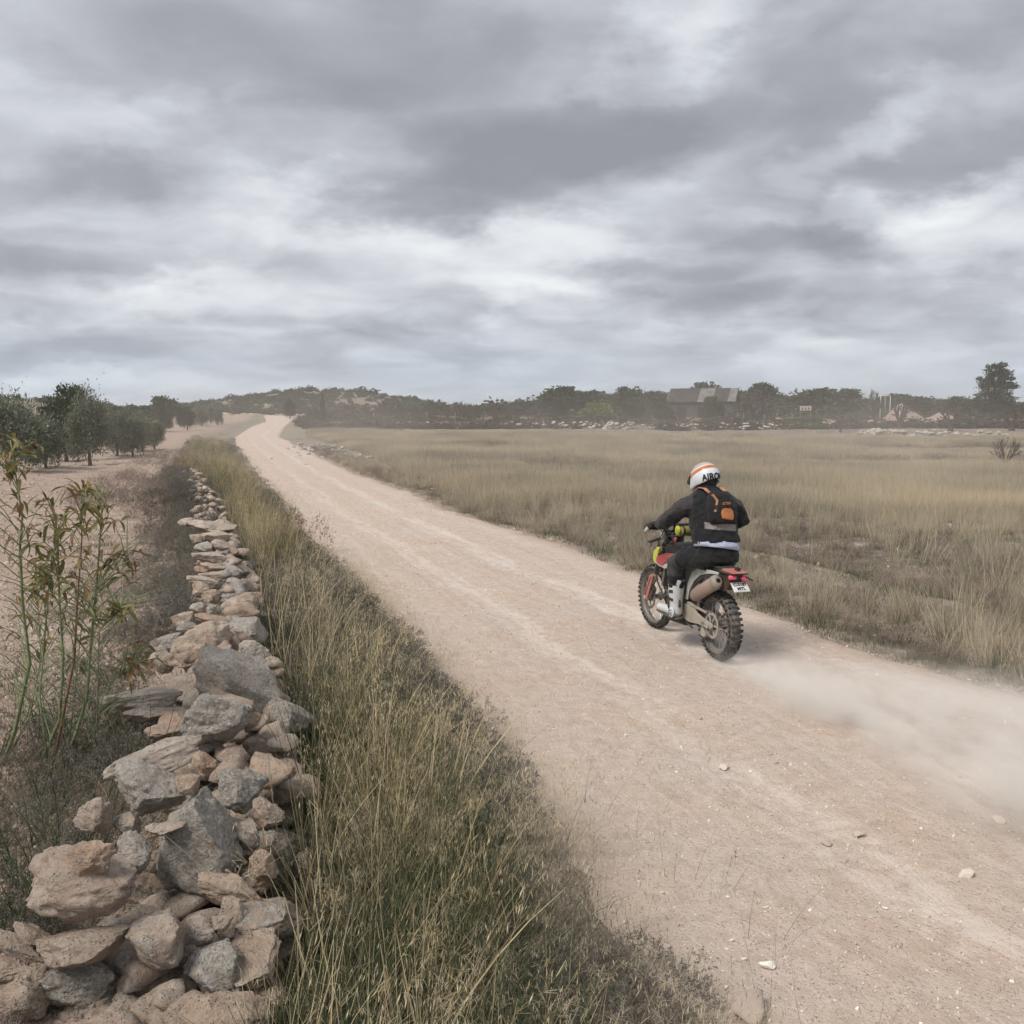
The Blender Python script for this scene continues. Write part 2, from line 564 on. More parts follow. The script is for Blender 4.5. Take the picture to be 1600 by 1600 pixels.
# ------------------------------------------------------------------ blades
def blades_mesh(name, n, R0, hmin, hmax, wd, mt, lean=.25, curve=.5, seg=4, seed=1, tint=(0, 1), panicle=0, upright=.9, spread=None, wind=(0.12, 0)):
    """n curved grass blades in one mesh; colour attribute: r = tint, g = height along blade"""
    g = np.random.RandomState(seed)
    V = []; F = []; C = []
    for k in range(n):
        a = g.uniform(0, 2 * math.pi); r = R0 * math.sqrt(g.uniform(0, 1))
        p = np.array([r * math.cos(a), r * math.sin(a), -0.03])
        h = g.uniform(hmin, hmax) * (1 - .35 * (r / max(R0, 1e-6)) ** 2)
        az = g.uniform(0, 2 * math.pi) if g.rand() < .4 else a + g.normal(0, .7)
        ln = abs(g.normal(0, lean)) + .03
        cv = g.uniform(.2, 1) * curve
        d = np.array([math.cos(az), math.sin(az)])
        tn = g.uniform(*tint)
        w0 = wd * g.uniform(.6, 1.3)
        faz = g.uniform(0, 2 * math.pi)
        wv = np.array([math.cos(faz), math.sin(faz), 0])
        b0 = len(V)
        ang = ln
        q = p.copy()
        sl = h / seg
        for s in range(seg + 1):
            t = s / seg
            w_ = w0 * (1 - t * .9) * .5
            V.append(q - wv * w_); V.append(q + wv * w_)
            C.append((tn, t, 0, 1)); C.append((tn, t, 0, 1))
            if s < seg:
                F.append((b0 + 2 * s, b0 + 2 * s + 1, b0 + 2 * s + 3, b0 + 2 * s + 2))
            q = q + np.array([d[0] * math.sin(ang) + wind[0] * t / 2, d[1] * math.sin(ang) + wind[1], math.cos(ang)]) * sl
            ang += cv / seg * (1 + t)
        if panicle and g.rand() < panicle:
            # loose seed head: fine side stems with drooping spikelets
            for m in range(g.randint(7, 14)):
                t = g.uniform(0.0, .32)
                base = q - np.array([d[0] * math.sin(ang), d[1] * math.sin(ang), math.cos(ang)]) * h * t
                pa = g.uniform(0, 2 * math.pi)
                e = base + np.array([math.cos(pa) * .045, math.sin(pa) * .045, g.uniform(.0, .05)]) * (.6 + 2.2 * t)
                e2 = e + np.array([math.cos(pa) * .012, math.sin(pa) * .012, -.028])
                i0 = len(V)
                u = np.array([-math.sin(pa), math.cos(pa), 0]) * .0006
                V += [base - u, base + u, e + u, e - u]
                C += [(min(1, tn + .3), .9, 0, 1)] * 4
                F.append((i0, i0 + 1, i0 + 2, i0 + 3))
                i0 = len(V)
                u = u * 3.6
                V += [e, (e + e2) / 2 + u, e2, (e + e2) / 2 - u]
                C += [(min(1, tn + .35), 1, 0, 1)] * 4
                F.append((i0, i0 + 1, i0 + 2, i0 + 3))
    me = mesh_np(name, np.array(V), F, mt)
    ca = me.color_attributes.new('tint', 'FLOAT_COLOR', 'POINT')
    ca.data.foreach_set('color', np.array(C, np.float32).ravel())
    return me


def twig_mesh(name, n, Rb, H, mt, seed=1, wd=.004, leafs=0, up=.5, leafw=.006):
    """bushy dome of thin branching twigs"""
    g = np.random.RandomState(seed)
    V = []; F = []; C = []
    def stick(a, b, w_, tn):
        dv = b - a
        for ax in ((0, 0, 1), (1, 0, 0)):
            u = np.cross(dv, ax); nn = np.linalg.norm(u)
            if nn < 1e-6: continue
            u = u / nn * w_ * .5
            i0 = len(V)
            V.extend([a - u, a + u, b + u * .6, b - u * .6]); C.extend([(tn, .5, 0, 1)] * 4)
            F.append((i0, i0 + 1, i0 + 2, i0 + 3))
            break
    def grow(p, d, L, w_, depth, tn):
        q = p + d * L
        stick(p, q, w_, tn)
        if depth == 0:
            for m in range(leafs):
                t = g.uniform(0.1, 1)
                b = p + (q - p) * t
                dd = g.normal(0, 1, 3); dd /= np.linalg.norm(dd)
                u = np.cross(dd, g.normal(0, 1, 3)); u = u / (np.linalg.norm(u) + 1e-6) * leafw * .5
                i0 = len(V)
                V.extend([b, b + dd * leafw * 1.2 + u, b + dd * leafw * 2.4, b + dd * leafw * 1.2 - u])
                C.extend([(tn, 1, 0, 1)] * 4)
                F.append((i0, i0 + 1, i0 + 2, i0 + 3))
            return
        for c in range(g.randint(2, 4)):
            nd = d + g.normal(0, .42, 3) + np.array([0, 0, up * .25])
            nd /= np.linalg.norm(nd)
            grow(q, nd, L * g.uniform(.6, .85), w_ * .65, depth - 1, tn)
    for k in range(n):
        a = g.uniform(0, 2 * math.pi); e = g.uniform(.15, 1.0)
        d = np.array([math.cos(a) * (1 - e * up), math.sin(a) * (1 - e * up), e]); d /= np.linalg.norm(d)
        p = np.array([math.cos(a), math.sin(a), 0]) * Rb * g.uniform(0, .3) + np.array([0, 0, -.02])
        hh = H * (.32 + .1 * g.rand())
        grow(p, d, hh, wd, 3, g.rand())
    me = mesh_np(name, np.array(V), F, mt)
    ca = me.color_attributes.new('tint', 'FLOAT_COLOR', 'POINT')
    ca.data.foreach_set('color', np.array(C, np.float32).ravel())
    return me


def blade_material(name, stops, patch=None, patch_scale=.25, trans=.35):
    m, t = mat(name)
    at = t.n('ShaderNodeAttribute', attribute_name='tint')
    s = t.n('ShaderNodeSeparateColor', {0: at.outputs['Color']})
    oi = t.n('ShaderNodeObjectInfo')
    geo = t.n('ShaderNodeNewGeometry').outputs['Position']
    pn = t.noise(geo, patch_scale, 4, .6)
    f = t.m('ADD', t.m('MULTIPLY', s.outputs[0], .62), t.m('ADD', t.m('MULTIPLY', oi.outputs['Random'], .22), t.m('MULTIPLY', t.m('SUBTRACT', pn, .5), 1.9)))
    f = t.m('ADD', f, t.m('MULTIPLY', t.m('SUBTRACT', s.outputs[1], .5), .22))
    col = t.ramp(f, stops)
    df = t.n('ShaderNodeBsdfDiffuse', {'Color': col})
    tr = t.n('ShaderNodeBsdfTranslucent', {'Color': col})
    mx = t.n('ShaderNodeMixShader', {0: trans, 1: df.outputs[0], 2: tr.outputs[0]})
    o = t.n('ShaderNodeOutputMaterial')
    t.t.links.new(mx.outputs[0], o.inputs[0])
    return m


M_VERGE = blade_material('verge_blades', [(0, (.05, .08, .042)), (.28, (.09, .11, .058)), (.44, (.23, .20, .12)), (.60, (.46, .375, .225)), (.82, (.62, .51, .32)), (1, (.70, .60, .41))], patch_scale=.8)
M_STRAW = blade_material('dry_blades', [(0, (.25, .23, .175)), (.3, (.40, .355, .275)), (.6, (.56, .485, .36)), (1, (.74, .62, .44))], patch_scale=.13)
M_LOW = blade_material('low_grass', [(0, (.055, .07, .035)), (.5, (.12, .13, .075)), (1, (.27, .24, .15))], patch_scale=.3)
M_TWIG = blade_material('dead_twigs', [(0, (.13, .10, .088)), (.5, (.23, .18, .155)), (1, (.36, .28, .235))], trans=.25)
M_SCRUB = blade_material('scrub_leaves', [(0, (.022, .032, .016)), (.5, (.045, .06, .028)), (1, (.09, .105, .05))], trans=.2)
M_GREY = blade_material('grey_scrub', [(0, (.09, .088, .075)), (.5, (.17, .16, .135)), (1, (.28, .255, .215))], trans=.25)

tall = [blades_mesh('tall_grass', 26, .17, .6, 1.25, .0080, M_VERGE, .20, .45, 6, 10 + i, (.1, 1.05), .15, wind=(.40, .05)) for i in range(5)]
broad = [blades_mesh('broad_blade', 5, .12, .75, 1.2, .014, M_VERGE, .18, .5, 6, 15 + i, (1.0, 1.3), 0, wind=(.4, .0)) for i in range(3)]
tuft = [blades_mesh('green_tuft', 46, .14, .25, .62, .0055, M_VERGE, .5, .9, 5, 20 + i, (-.3, .35), 0) for i in range(3)]
straw = [blades_mesh('straw_tuft', 60, .14, .32, .72, .0055, M_STRAW, .22, .5, 3, 30 + i, (0, 1), .0) for i in range(4)]
patch = [blades_mesh('straw_patch', 230, .75, .35, .75, .011, M_STRAW, .16, .35, 2, 40 + i, (0, 1), .0) for i in range(4)]
low = [blades_mesh('low_tuft', 60, .2, .06, .2, .006, M_LOW, .6, .8, 2, 50 + i, (0, 1), .0) for i in range(3)]
fine = [blades_mesh('fine_grass', 34, .16, .18, .55, .0020, M_STRAW, .35, .6, 5, 60 + i, (0.1, .8), .55) for i in range(3)]
fine2 = [blades_mesh('lone_stem', 2, .05, .35, .7, .0034, M_TWIG, .3, .5, 6, 66 + i, (0.2, .7), .25, wind=(.5, 0)) for i in range(2)]
twigs = [twig_mesh('dead_shrub', 12, .1, .34, M_TWIG, 70 + i, .0045, 2) for i in range(3)]
gscrub = [twig_mesh('grey_shrub', 15, .12, .40, M_GREY, 80 + i, .0045, 6, leafw=.007) for i in range(3)]

g = np.random.RandomState(5)


def put(name, x, y, meshes, smin, smax, tilt=.12, zs=None, sink=0.0, idx=None, zfun=None, rz=None):
    n = len(x)
    z = (zfun or land)(x, y) - sink
    P = np.stack([x, y, z], -1)
    Rt = np.stack([g.normal(0, tilt, n), g.normal(0, tilt, n), g.uniform(0, 6.283, n) if rz is None else g.normal(rz, .55, n)], -1)
    s = g.uniform(smin, smax, n)
    Sc = np.stack([s, s, s * (g.uniform(.8, 1.2, n) if zs is None else zs)], -1)
    ii = g.randint(0, len(meshes), n) if idx is None else idx
    return P, Rt, Sc, ii


def cat_put(name, lst, meshes, label=None):
    P = np.concatenate([l[0] for l in lst]); Rt = np.concatenate([l[1] for l in lst])
    Sc = np.concatenate([l[2] for l in lst]); ii = np.concatenate([l[3] for l in lst])
    return scatter(name, P, Rt, Sc, ii, meshes, label)


def band(n, y0, y1, fx0, fx1, dens=None):
    """random points with y in y0..y1 (denser near) and x between fx0(y), fx1(y)"""
    y = y0 + (y1 - y0) * g.uniform(0, 1, n) ** 1.25
    a = fx0(y); b_ = fx1(y)
    x = a + (b_ - a) * g.uniform(0, 1, n)
    if dens is not None:
        k = g.uniform(0, 1, n) < dens(x, y)
        x, y = x[k], y[k]
    return x, y


# --- left verge, between the wall and the road
def wall_r(y): return XW(y) + .42
def verge_edge(y): return XL(y) - .05 + .16 * vnoise(y * 1.1, 3.3, 31)
def clear(x, y):
    """share of tall growth: full beside the wall, none near the road edge"""
    t = (XL(y) - x) / np.maximum(XL(y) - wall_r(y), .4)
    cut = .40 + .12 * vnoise(y * .8, 7.7, 35)
    return np.clip(sst(cut - .12, cut + .25, t), 0, 1)


def hscale(P):
    x, y = P[0][:, 0], P[0][:, 1]
    t = (XL(y) - x) / np.maximum(XL(y) - wall_r(y), .4)
    P[2][:] *= (.62 + .38 * sst(.25, .7, t))[:, None]
    return P


L1 = []
x, y = band(380, 1.6, 7.2, wall_r, lambda y: XL(y) - .45, lambda x, y: clear(x, y) * (.3 + .7 * (fbm(x * 1.3, y * 1.3, 33) > -.2)))
L1.append(hscale(put('', x, y, tall, .6, 1.0, .14, rz=0.1)))
x, y = band(900, 7.5, 34, lambda y: np.where(y > 33, XW(33.) - (y - 33) * .38, wall_r(y)), lambda y: XL(y) - .55, lambda x, y: clear(x, y) * (.25 + .75 * (fbm(x * .6, y * .6, 34) > -.1)))
k_ = (y > 12.5) | (g.uniform(0, 1, len(y)) < .16)
x, y = x[k_], y[k_]
L1.append(hscale(put('', x, y, tall, .7, 1.05, .10, rz=.1)))
x, y = band(420, 34, 60, lambda y: XL(y) - 3.0, lambda y: XL(y) - .9)
L1.append(put('', x, y, tall, .6, 1.0, .10, rz=.1))
cat_put('verge_grass', L1, tall, 'tall yellow seeding grass crowding the verge between wall and track')
x, y = band(190, 1.7, 14, wall_r, lambda y: XL(y) - .5, clear)
cat_put('broad_dry_blades', [put('', x, y, broad, .6, .95, .16, rz=.1)], broad, 'long pale dry blades standing out of the verge grass')
x, y = band(1500, 1.6, 9, wall_r, lambda y: XL(y) - .35, lambda x, y: clear(x, y) * (.30 + .7 * (fbm(x * .9, y * .9, 77) > -.1)))
x2, y2 = band(40, 3.6, 6.3, lambda y: XW(y) - 1.7, lambda y: XW(y) - .45)
cat_put('green_undergrowth', [put('', x, y, tuft, .7, 1.25, .2), put('', x2, y2, tuft, .7, 1.3, .3)], tuft, 'green grass tufts growing low between the tall verge stems')
x, y = band(420, 1.6, 14, lambda y: XL(y) - 1.2, lambda y: XL(y) + .05, lambda x, y: .5 + .5 * (fbm(x, y, 36) > 0))
x2, y2 = band(26, 2.7, 5.5, lambda y: XL(y) - .2, lambda y: XL(y) + .75)
cat_put('fine_stems', [put('', x, y, fine, .7, 1.1, .2), put('', x2, y2, fine2, .8, 1.3, .2, rz=.2, idx=3 + g.randint(0, 2, len(x2)))], fine + fine2, 'fine dry seeding stems leaning over the edge of the track')
L2 = []
x, y = band(1500, 1.6, 24, lambda y: XL(y) - 1.3, lambda y: XL(y) - .02, lambda x, y: (.12 + .88 * (fbm(x * .7 + 9, y * .7, 91) > -.05)) * sst(.0, .35, XL(y) - x))
L2.append(put('', x, y, gscrub, .35, .75, .15))
x, y = band(900, 6.3, 14.5, wall_r, lambda y: XL(y) - .35, lambda x, y: .85)
L2.append(put('', x, y, gscrub, .5, 1.05, .15))
x, y = band(260, 1.6, 7, wall_r, lambda y: XL(y) - 1, lambda x, y: .4)
L2.append(put('', x, y, gscrub, .45, .85, .15))
x, y = band(26, 3.4, 6.5, lambda y: XW(y) - 1.5, lambda y: XW(y) - .45)
L2.append(put('', x, y, gscrub, .5, .9, .15))
x, y = band(700, 20, 75, lambda y: XL(y) - 3.4, lambda y: XL(y) - .3, lambda x, y: .55)
L2.append(put('', x, y, gscrub, .6, 1.2, .15))
x, y = band(330, 8, 34, lambda y: XW(y) - .6, lambda y: XW(y) + .5)
L2.append(put('', x, y, gscrub, .5, 1.0, .15, sink=-.14))
x, y = band(420, 2.2, 30, lambda y: XW(y) - 1.1, lambda y: XW(y) - .35, lambda x, y: .4)
L2.append(put('', x, y, gscrub, .45, .8, .15))
cat_put('grey_undershrubs', L2, gscrub, 'low grey twiggy undershrubs along the wall and verge')
L3 = []
x, y = band(620, 2.2, 30, lambda y: XW(y) - 1.7, lambda y: XW(y) - .3, lambda x, y: .15 + .5 * (fbm(x, y, 44) > 0))
L3.append(put('', x, y, twigs, .4, .9, .15))
x, y = band(200, 20, 50, lambda y: XL(y) - 5.0, lambda y: XL(y) - 2.3)
L3.append(put('', x, y, twigs, .7, 1.4, .15))
x, y = band(1500, 1.6, 26, lambda y: XL(y) - 1.5, lambda y: XL(y) - .1, lambda x, y: .15 + .8 * (fbm(x * .8, y * .8, 92) > 0))
L3.append(put('', x, y, twigs, .3, .7, .15))
# --- right side twigs and shrubs
def right_x(y): return y * .60 + 5
def low_zone(x, y):
    d = x - XR(y)
    return sst(1.0, 2.6, d) * sst(26, 17, y + .25 * x) * (.25 + .75 * (fbm(x * .5, y * .5, 55) > -.05))
x, y = band(3200, 3, 30, lambda y: XR(y) + .2, lambda y: XR(y) * 0 + y * .62 + 6, lambda x, y: .10 + .85 * low_zone(x, y))
L3.append(put('', x, y, twigs, .45, 1.0, .15))
x, y = band(1500, 22, 105, lambda y: XR(y) + 2, lambda y: right_x(y) * .8, lambda x, y: fbm(x * .07, y * .18, 64) < -.15)
L3.append(put('', x, y, twigs, 1.2, 2.2, .15, zs=.6))
x, y = band(900, 4, 60, lambda y: XR(y) + .1, lambda y: XR(y) + 1.6, lambda x, y: .8)
L3.append(put('', x, y, twigs, .4, .9, .15))
cat_put('dead_undershrubs', L3, twigs, 'brown dead twiggy undershrubs beside the wall and in the field')

# --- right field
def right_x(y): return y * .60 + 5
L4 = []
x, y = band(900, 3.5, 50, lambda y: XR(y) + .12, lambda y: XR(y) + 1.7, lambda x, y: .12 + .6 * (vnoise(y * .45, x * .3, 61) > -.05))
L4.append(put('', x, y, straw, .55, 1.0, .22))
def straw_d(x, y):
    d = x - XR(y)
    nn = fbm(x * .22, y * .22, 62)
    far = sst(15, 24, y + .1 * x)
    return np.clip(.10 * (nn > .0) + .7 * far + (.55 * (nn > .30)), 0, 1)
x, y = band(5200, 5, 34, lambda y: XR(y) + 1.2, right_x, straw_d)
L4.append(put('', x, y, straw, .7, 1.15, .12))
cat_put('straw_tufts', L4, straw, 'dry straw grass tufts on the right bank and near field')
x, y = band(420, 4, 20, lambda y: XR(y) + .6, right_x, lambda x, y: .15 + .85 * (fbm(x * .6, y * .6, 66) > .25))
scatter('golden_tufts', *put('', x, y, straw, .95, 1.45, .2), straw, 'taller golden straw tufts standing above the low scrub at the right')
def far_edge(y): return np.interp(y, [20, 60, 90, 116], [right_x(20.), 42, 52, 62])
x, y = band(15500, 22, 112, lambda y: XR(y) + np.interp(y, [22, 50], [1.0, 3.0]), far_edge,
            lambda x, y: (fbm(x * .07, y * .18, 64) > -.42) * (y < 107 - .45 * (x + 20) * (x > -20)))
cat_put('straw_field', [put('', x, y, patch, .7, 1.1, .06, zs=.45 + .55 * (g.uniform(0, 1, len(x)) * .5 + .5 * np.clip(.5 + fbm(x * .12, y * .12, 67), 0, 1)) + .15)], patch, 'wide field of tall dry straw grass to the right of the track')
x, y = band(6500, 4, 30, lambda y: XR(y) + .05, right_x, lambda x, y: .8)
L5 = [put('', x, y, low, .6, 1.3, .15)]
x, y = band(1600, 1.5, 16, lambda y: XW(y) - 2.2, lambda y: XL(y) + .05, lambda x, y: np.where(x > XW(y), .8, .35))
L5.append(put('', x, y, low, .5, 1.0, .15))
cat_put('low_grass', L5, low, 'short dull green grass between the dry tufts')


# ------------------------------------------------------------------ stones
def rock_mesh(name, seed, sub=3, sx=1, sy=1, sz=1, cuts=7, rough=.06, cutmin=.62):
    bm = bmesh.new()
    bmesh.ops.create_icosphere(bm, subdivisions=sub, radius=1)
    r = random.Random(seed)
    planes = []
    for _ in range(cuts):
        n = Vector((r.gauss(0, 1), r.gauss(0, 1), r.gauss(0, .9))).normalized()
        planes.append((n, r.uniform(cutmin, .86)))
    off = Vector((seed * 3.7, seed * 1.3, 0))
    for v in bm.verts:
        p = v.co.copy()
        for n, d in planes:
            e = p.dot(n) - d
            if e > 0: p -= n * e * .98
        f = mnoise.fractal(p * 1.7 + off, 1.0, 2.0, 5) * rough * 1.6
        f += mnoise.noise(p * .9 + off * 2) * rough * 1.5
        if sub >= 4: f -= max(0, abs(mnoise.noise(p * 2.6 + off * 1.7)) * -1 + .09) * rough * 4 + abs(mnoise.noise(p * 3.4 + off)) * .05 - mnoise.fractal(p * 6 + off, .8, 2.1, 4) * .05 - mnoise.noise(p * 17 + off) * .014
        c = mnoise.noise(p * 5 + off) * rough * .35
        p *= 1 + f + c
        v.co = Vector((p.x * sx, p.y * sy, p.z * sz))
    # unit bounding box
    mx = [max(abs(v.co[i]) for v in bm.verts) for i in range(3)]
    for v in bm.verts:
        v.co = Vector((v.co[0] / mx[0] * .5, v.co[1] / mx[1] * .5, v.co[2] / mx[2] * .5))
    me = bpy.data.meshes.new(name)
    bm.to_mesh(me); bm.free()
    me.polygons.foreach_set('use_smooth', [True] * len(me.polygons))
    me.materials.append(M_STONE)
    return me


def stone_material():
    m, t = mat('limestone')
    tcn = t.n('ShaderNodeTexCoord').outputs['Object']
    geo = t.n('ShaderNodeNewGeometry')
    pos = geo.outputs['Position']
    oi = t.n('ShaderNodeObjectInfo')
    oc = t.n('ShaderNodeSeparateColor', {0: oi.outputs['Color']})
    lich, warm, orange = oc.outputs
    sh = t.vm('ADD', pos, t.vm('SCALE', oi.outputs['Location']))
    n0 = t.noise(pos, 5.0, 6, .65)
    n1 = t.noise(pos, 16.0, 8, .72, .4)
    n2 = t.noise(pos, 60.0, 6, .75)
    n3 = t.noise(pos, 7.5, 6, .7, 1.2)
    up = t.n('ShaderNodeSeparateXYZ', {0: geo.outputs['Normal']}).outputs[2]
    base_c = t.ramp(n0, [(.3, (.50, .405, .34)), (.5, (.63, .54, .46)), (.7, (.74, .68, .60))])
    base_w = t.ramp(n0, [(.3, (.46, .30, .21)), (.5, (.60, .43, .31)), (.7, (.70, .56, .44))])
    col = t.mix(warm, base_c, base_w)
    col = t.mix(t.mr(n1, .44, .68, 0, .55), col, (.30, .24, .195))
    # pitted pores
    vor = t.n('ShaderNodeTexVoronoi', {'Vector': pos, 'Scale': 75.0})
    pit = t.m('MULTIPLY', t.mr(vor.outputs['Distance'], .12, .34, 1.0, 0.0), t.mr(n1, .45, .6))
    col = t.mix(t.m('MULTIPLY', pit, .5), col, (.17, .135, .115))
    # lichen: grey crust with black and pale flecks
    lm = t.mr(t.m('ADD', t.m('MULTIPLY', n3, .55), t.m('ADD', t.m('MULTIPLY', n1, .45), t.m('MULTIPLY', t.m('SUBTRACT', lich, .5), .42))), .50, .62)
    lc = t.ramp(t.m('ADD', t.m('MULTIPLY', n2, .55), t.m('MULTIPLY', n1, .45)), [(.31, (.06, .055, .048)), (.39, (.21, .19, .165)), (.48, (.42, .385, .34)), (.59, (.70, .665, .60))])
    col = t.mix(t.m('MULTIPLY', lm, .88), col, lc)
    wf = t.mr(t.noise(pos, 26.0, 3, .6, 1.5), .60, .68)
    col = t.mix(t.m('MULTIPLY', t.m('MULTIPLY', wf, lich), .75), col, (.60, .59, .57))
    of = t.mr(t.noise(t.vm('ADD', pos, (3, 7, 1)), 13.0, 4, .6, .8), .66, .71)
    col = t.mix(t.m('MULTIPLY', t.m('MULTIPLY', of, orange), .85), col, (.55, .22, .05))
    h = t.m('ADD', t.m('ADD', t.m('MULTIPLY', n1, .9), t.m('MULTIPLY', n2, .45)), t.m('ADD', t.m('MULTIPLY', pit, -.45), t.m('MULTIPLY', n0, .8)))
    finish(t, col, .92, bump(t, h, 1.0, .055), **{'Specular IOR Level': 0.15})
    return m


M_STONE = stone_material()
HI = [rock_mesh('stone', 100 + i, 5, cuts=c, rough=rf, cutmin=cm) for i, (c, rf, cm) in enumerate(
    [(9, .085, .58), (12, .07, .52), (14, .06, .48), (16, .055, .45), (10, .10, .55), (15, .06, .42), (12, .09, .5), (14, .08, .48)])]
LO = [rock_mesh('stone', 130 + i, 3, cuts=12 + i % 4, rough=.07, cutmin=.42) for i in range(8)]
LL = [rock_mesh('stone', 150 + i, 2, cuts=12, rough=.08, cutmin=.42) for i in range(5)]

wall = empty('dry_stone_wall', (float(XW(4)), 4, gz(float(XW(4)), 4)), 0,
             'tumbled dry stone wall of lichened limestone running from the lower left beside the grass verge', 'wall')
WL = Vector(wall.location)


def stone(me, loc, size, rot, col):
    o = link('stone', me, wall)
    o.location = Vector(loc) - WL
    o.scale = size
    o.rotation_euler = rot
    o.color = (col[0], col[1], col[2], 1)
    return o


def s6(zx, zy): return (zx * .325, 1100 + zy * .325)
def s7(zx, zy): return (150 + zx * .2624, 740 + zy * .2624)


STONES = [
    # (coords, w, h) in zoomed pixels; z of centre; mesh; depth factor; tilt about view; lichen, warm, orange
    (6, 385, 850, 600, 400, .58, 0, .85, 4, .18, .35, 0),
    (6, 410, 772, 400, 215, .68, 4, .5, 22, .0, .75, 0),
    (6, 370, 1140, 500, 235, .40, 3, .9, 8, .22, .4, 0),
    (6, 755, 1115, 320, 340, .40, 1, 1.0, -8, .5, .35, 0),
    (6, 715, 410, 360, 340, .66, 6, 1.1, 0, .75, .0, 0),
    (6, 770, 262, 500, 200, .73, 5, .9, 28, .42, .05, 0),
    (6, 975, 285, 125, 120, .82, 2, .9, 0, .0, 1.0, 0),
    (6, 895, 372, 135, 145, .77, 3, .9, 10, .25, .85, 0),
    (6, 460, 555, 200, 215, .58, 4, 1.0, 12, .1, .3, 0),
    (6, 610, 575, 150, 150, .53, 1, 1.0, 0, .6, .2, 0),
    (6, 930, 660, 480, 640, .50, 7, .8, -12, .95, .0, 1),
    (6, 790, 600, 200, 85, .62, 6, .8, 14, .2, .3, 0),
    (6, 640, 715, 200, 230, .52, 0, .9, 0, .7, .1, 0),
    (6, 1185, 620, 150, 190, .50, 1, .9, 0, .65, .3, 0),
    (6, 1150, 380, 250, 300, .62, 3, .8, -10, .85, .0, 0),
    (6, 960, 1085, 165, 175, .36, 0, .9, 0, .55, .1, 0),
    (6, 1060, 1040, 110, 115, .40, 3, .9, 0, .15, .5, 0),
    (6, 1045, 1270, 360, 360, .26, 1, .9, 5, .85, .1, .6),
    (6, 1100, 890, 330, 170, .42, 5, .7, -20, .35, .7, 0),
    (6, 1130, 1060, 260, 260, .32, 6, .8, -30, .55, .6, 0),
    (6, 345, 1320, 440, 240, .24, 5, .9, 6, .85, .1, .8),
    (6, 640, 1265, 230, 180, .24, 2, .9, 0, .7, .2, .5),
    (6, 110, 1400, 400, 340, .22, 4, 1.0, -4, .28, .5, 0),
    (6, 20, 1275, 230, 160, .32, 0, .9, 0, .15, .5, 0),
    (6, 150, 1110, 220, 90, .42, 6, 1.0, -22, .15, .45, 0),
    (6, 90, 1160, 300, 100, .38, 5, 1.2, -26, .45, .3, 0),
    (6, 320, 1520, 150, 110, .12, 0, .9, 0, .1, .4, 0),
    (6, 480, 1500, 240, 150, .10, 1, .9, 0, .7, .1, 0),
    (6, 1260, 780, 170, 160, .42, 2, .8, -30, .1, .95, 0),
    (6, 1270, 1000, 160, 260, .30, 3, .8, -10, .15, .8, 0),
    (6, 1290, 1250, 150, 260, .16, 7, .8, -6, .35, .75, 0),
    (6, 1280, 540, 160, 200, .54, 6, .8, -6, .45, .6, 0),
    (7, 860, 1275, 640, 480, .60, 5, .9, -32, .72, .1, 0),
    (7, 1150, 1420, 330, 250, .52, 3, .8, -34, .75, .1, 0),
    (7, 930, 1065, 190, 150, .70, 2, .9, 0, .6, .0, 0),
    (7, 670, 1455, 500, 330, .66, 7, 1.0, 16, .8, .1, 0),
    (7, 640, 1050, 440, 300, .62, 4, .9, 20, .22, .55, 0),
    (7, 700, 1100, 240, 110, .70, 6, .8, 34, .45, .3, 0),
    (7, 410, 1005, 200, 160, .56, 3, 1.0, 20, .85, .0, 0),
    (7, 390, 1110, 160, 160, .52, 1, 1.0, 0, .4, .3, 0),
    (7, 300, 1335, 470, 150, .55, 5, 1.0, 10, .62, .1, 0),
    (7, 330, 1435, 350, 110, .50, 6, 1.0, 8, .5, .25, 0),
    (7, 390, 1545, 250, 120, .46, 2, 1.0, 18, .3, .5, 0),
    (7, 690, 872, 220, 85, .72, 6, .9, -2, .0, .85, 0),
    (7, 762, 912, 105, 65, .68, 2, .9, 0, .45, .1, 0),
    (7, 510, 862, 145, 130, .58, 3, .9, 15, .35, .5, 0),
    (7, 535, 910, 130, 70, .60, 0, .9, 0, .75, .0, 0),
    (7, 610, 800, 110, 90, .64, 1, .9, 0, .55, .2, 0),
    (7, 620, 690, 110, 100, .68, 0, .9, 0, .2, .7, 0),
    (7, 690, 740, 130, 100, .66, 4, .9, 0, .35, .6, 0),
    (7, 640, 640, 190, 75, .68, 5, .9, -6, .4, .3, 0),
    (7, 690, 610, 150, 60, .72, 5, .9, 3, .3, .4, 0),
    (7, 620, 575, 90, 50, .68, 2, .9, 0, .2, .9, 0),
    (7, 690, 560, 150, 60, .70, 6, .9, 0, .3, .5, 0),
    (7, 680, 495, 210, 65, .70, 5, .9, -3, .3, .2, 0),
    (7, 650, 440, 130, 80, .66, 1, .9, 0, .7, .0, 0),
    (7, 740, 430, 130, 70, .68, 2, .9, 0, .4, .2, 0),
    (7, 610, 380, 130, 80, .64, 3, .9, 0, .45, .4, 0),
    (7, 720, 370, 170, 60, .68, 5, .9, 0, .35, .3, 0),
    (7, 680, 318, 280, 80, .70, 6, .9, -2, .4, .2, 0),
    (7, 545, 295, 120, 60, .66, 4, .9, 0, .25, .3, 0),
]
placed = []
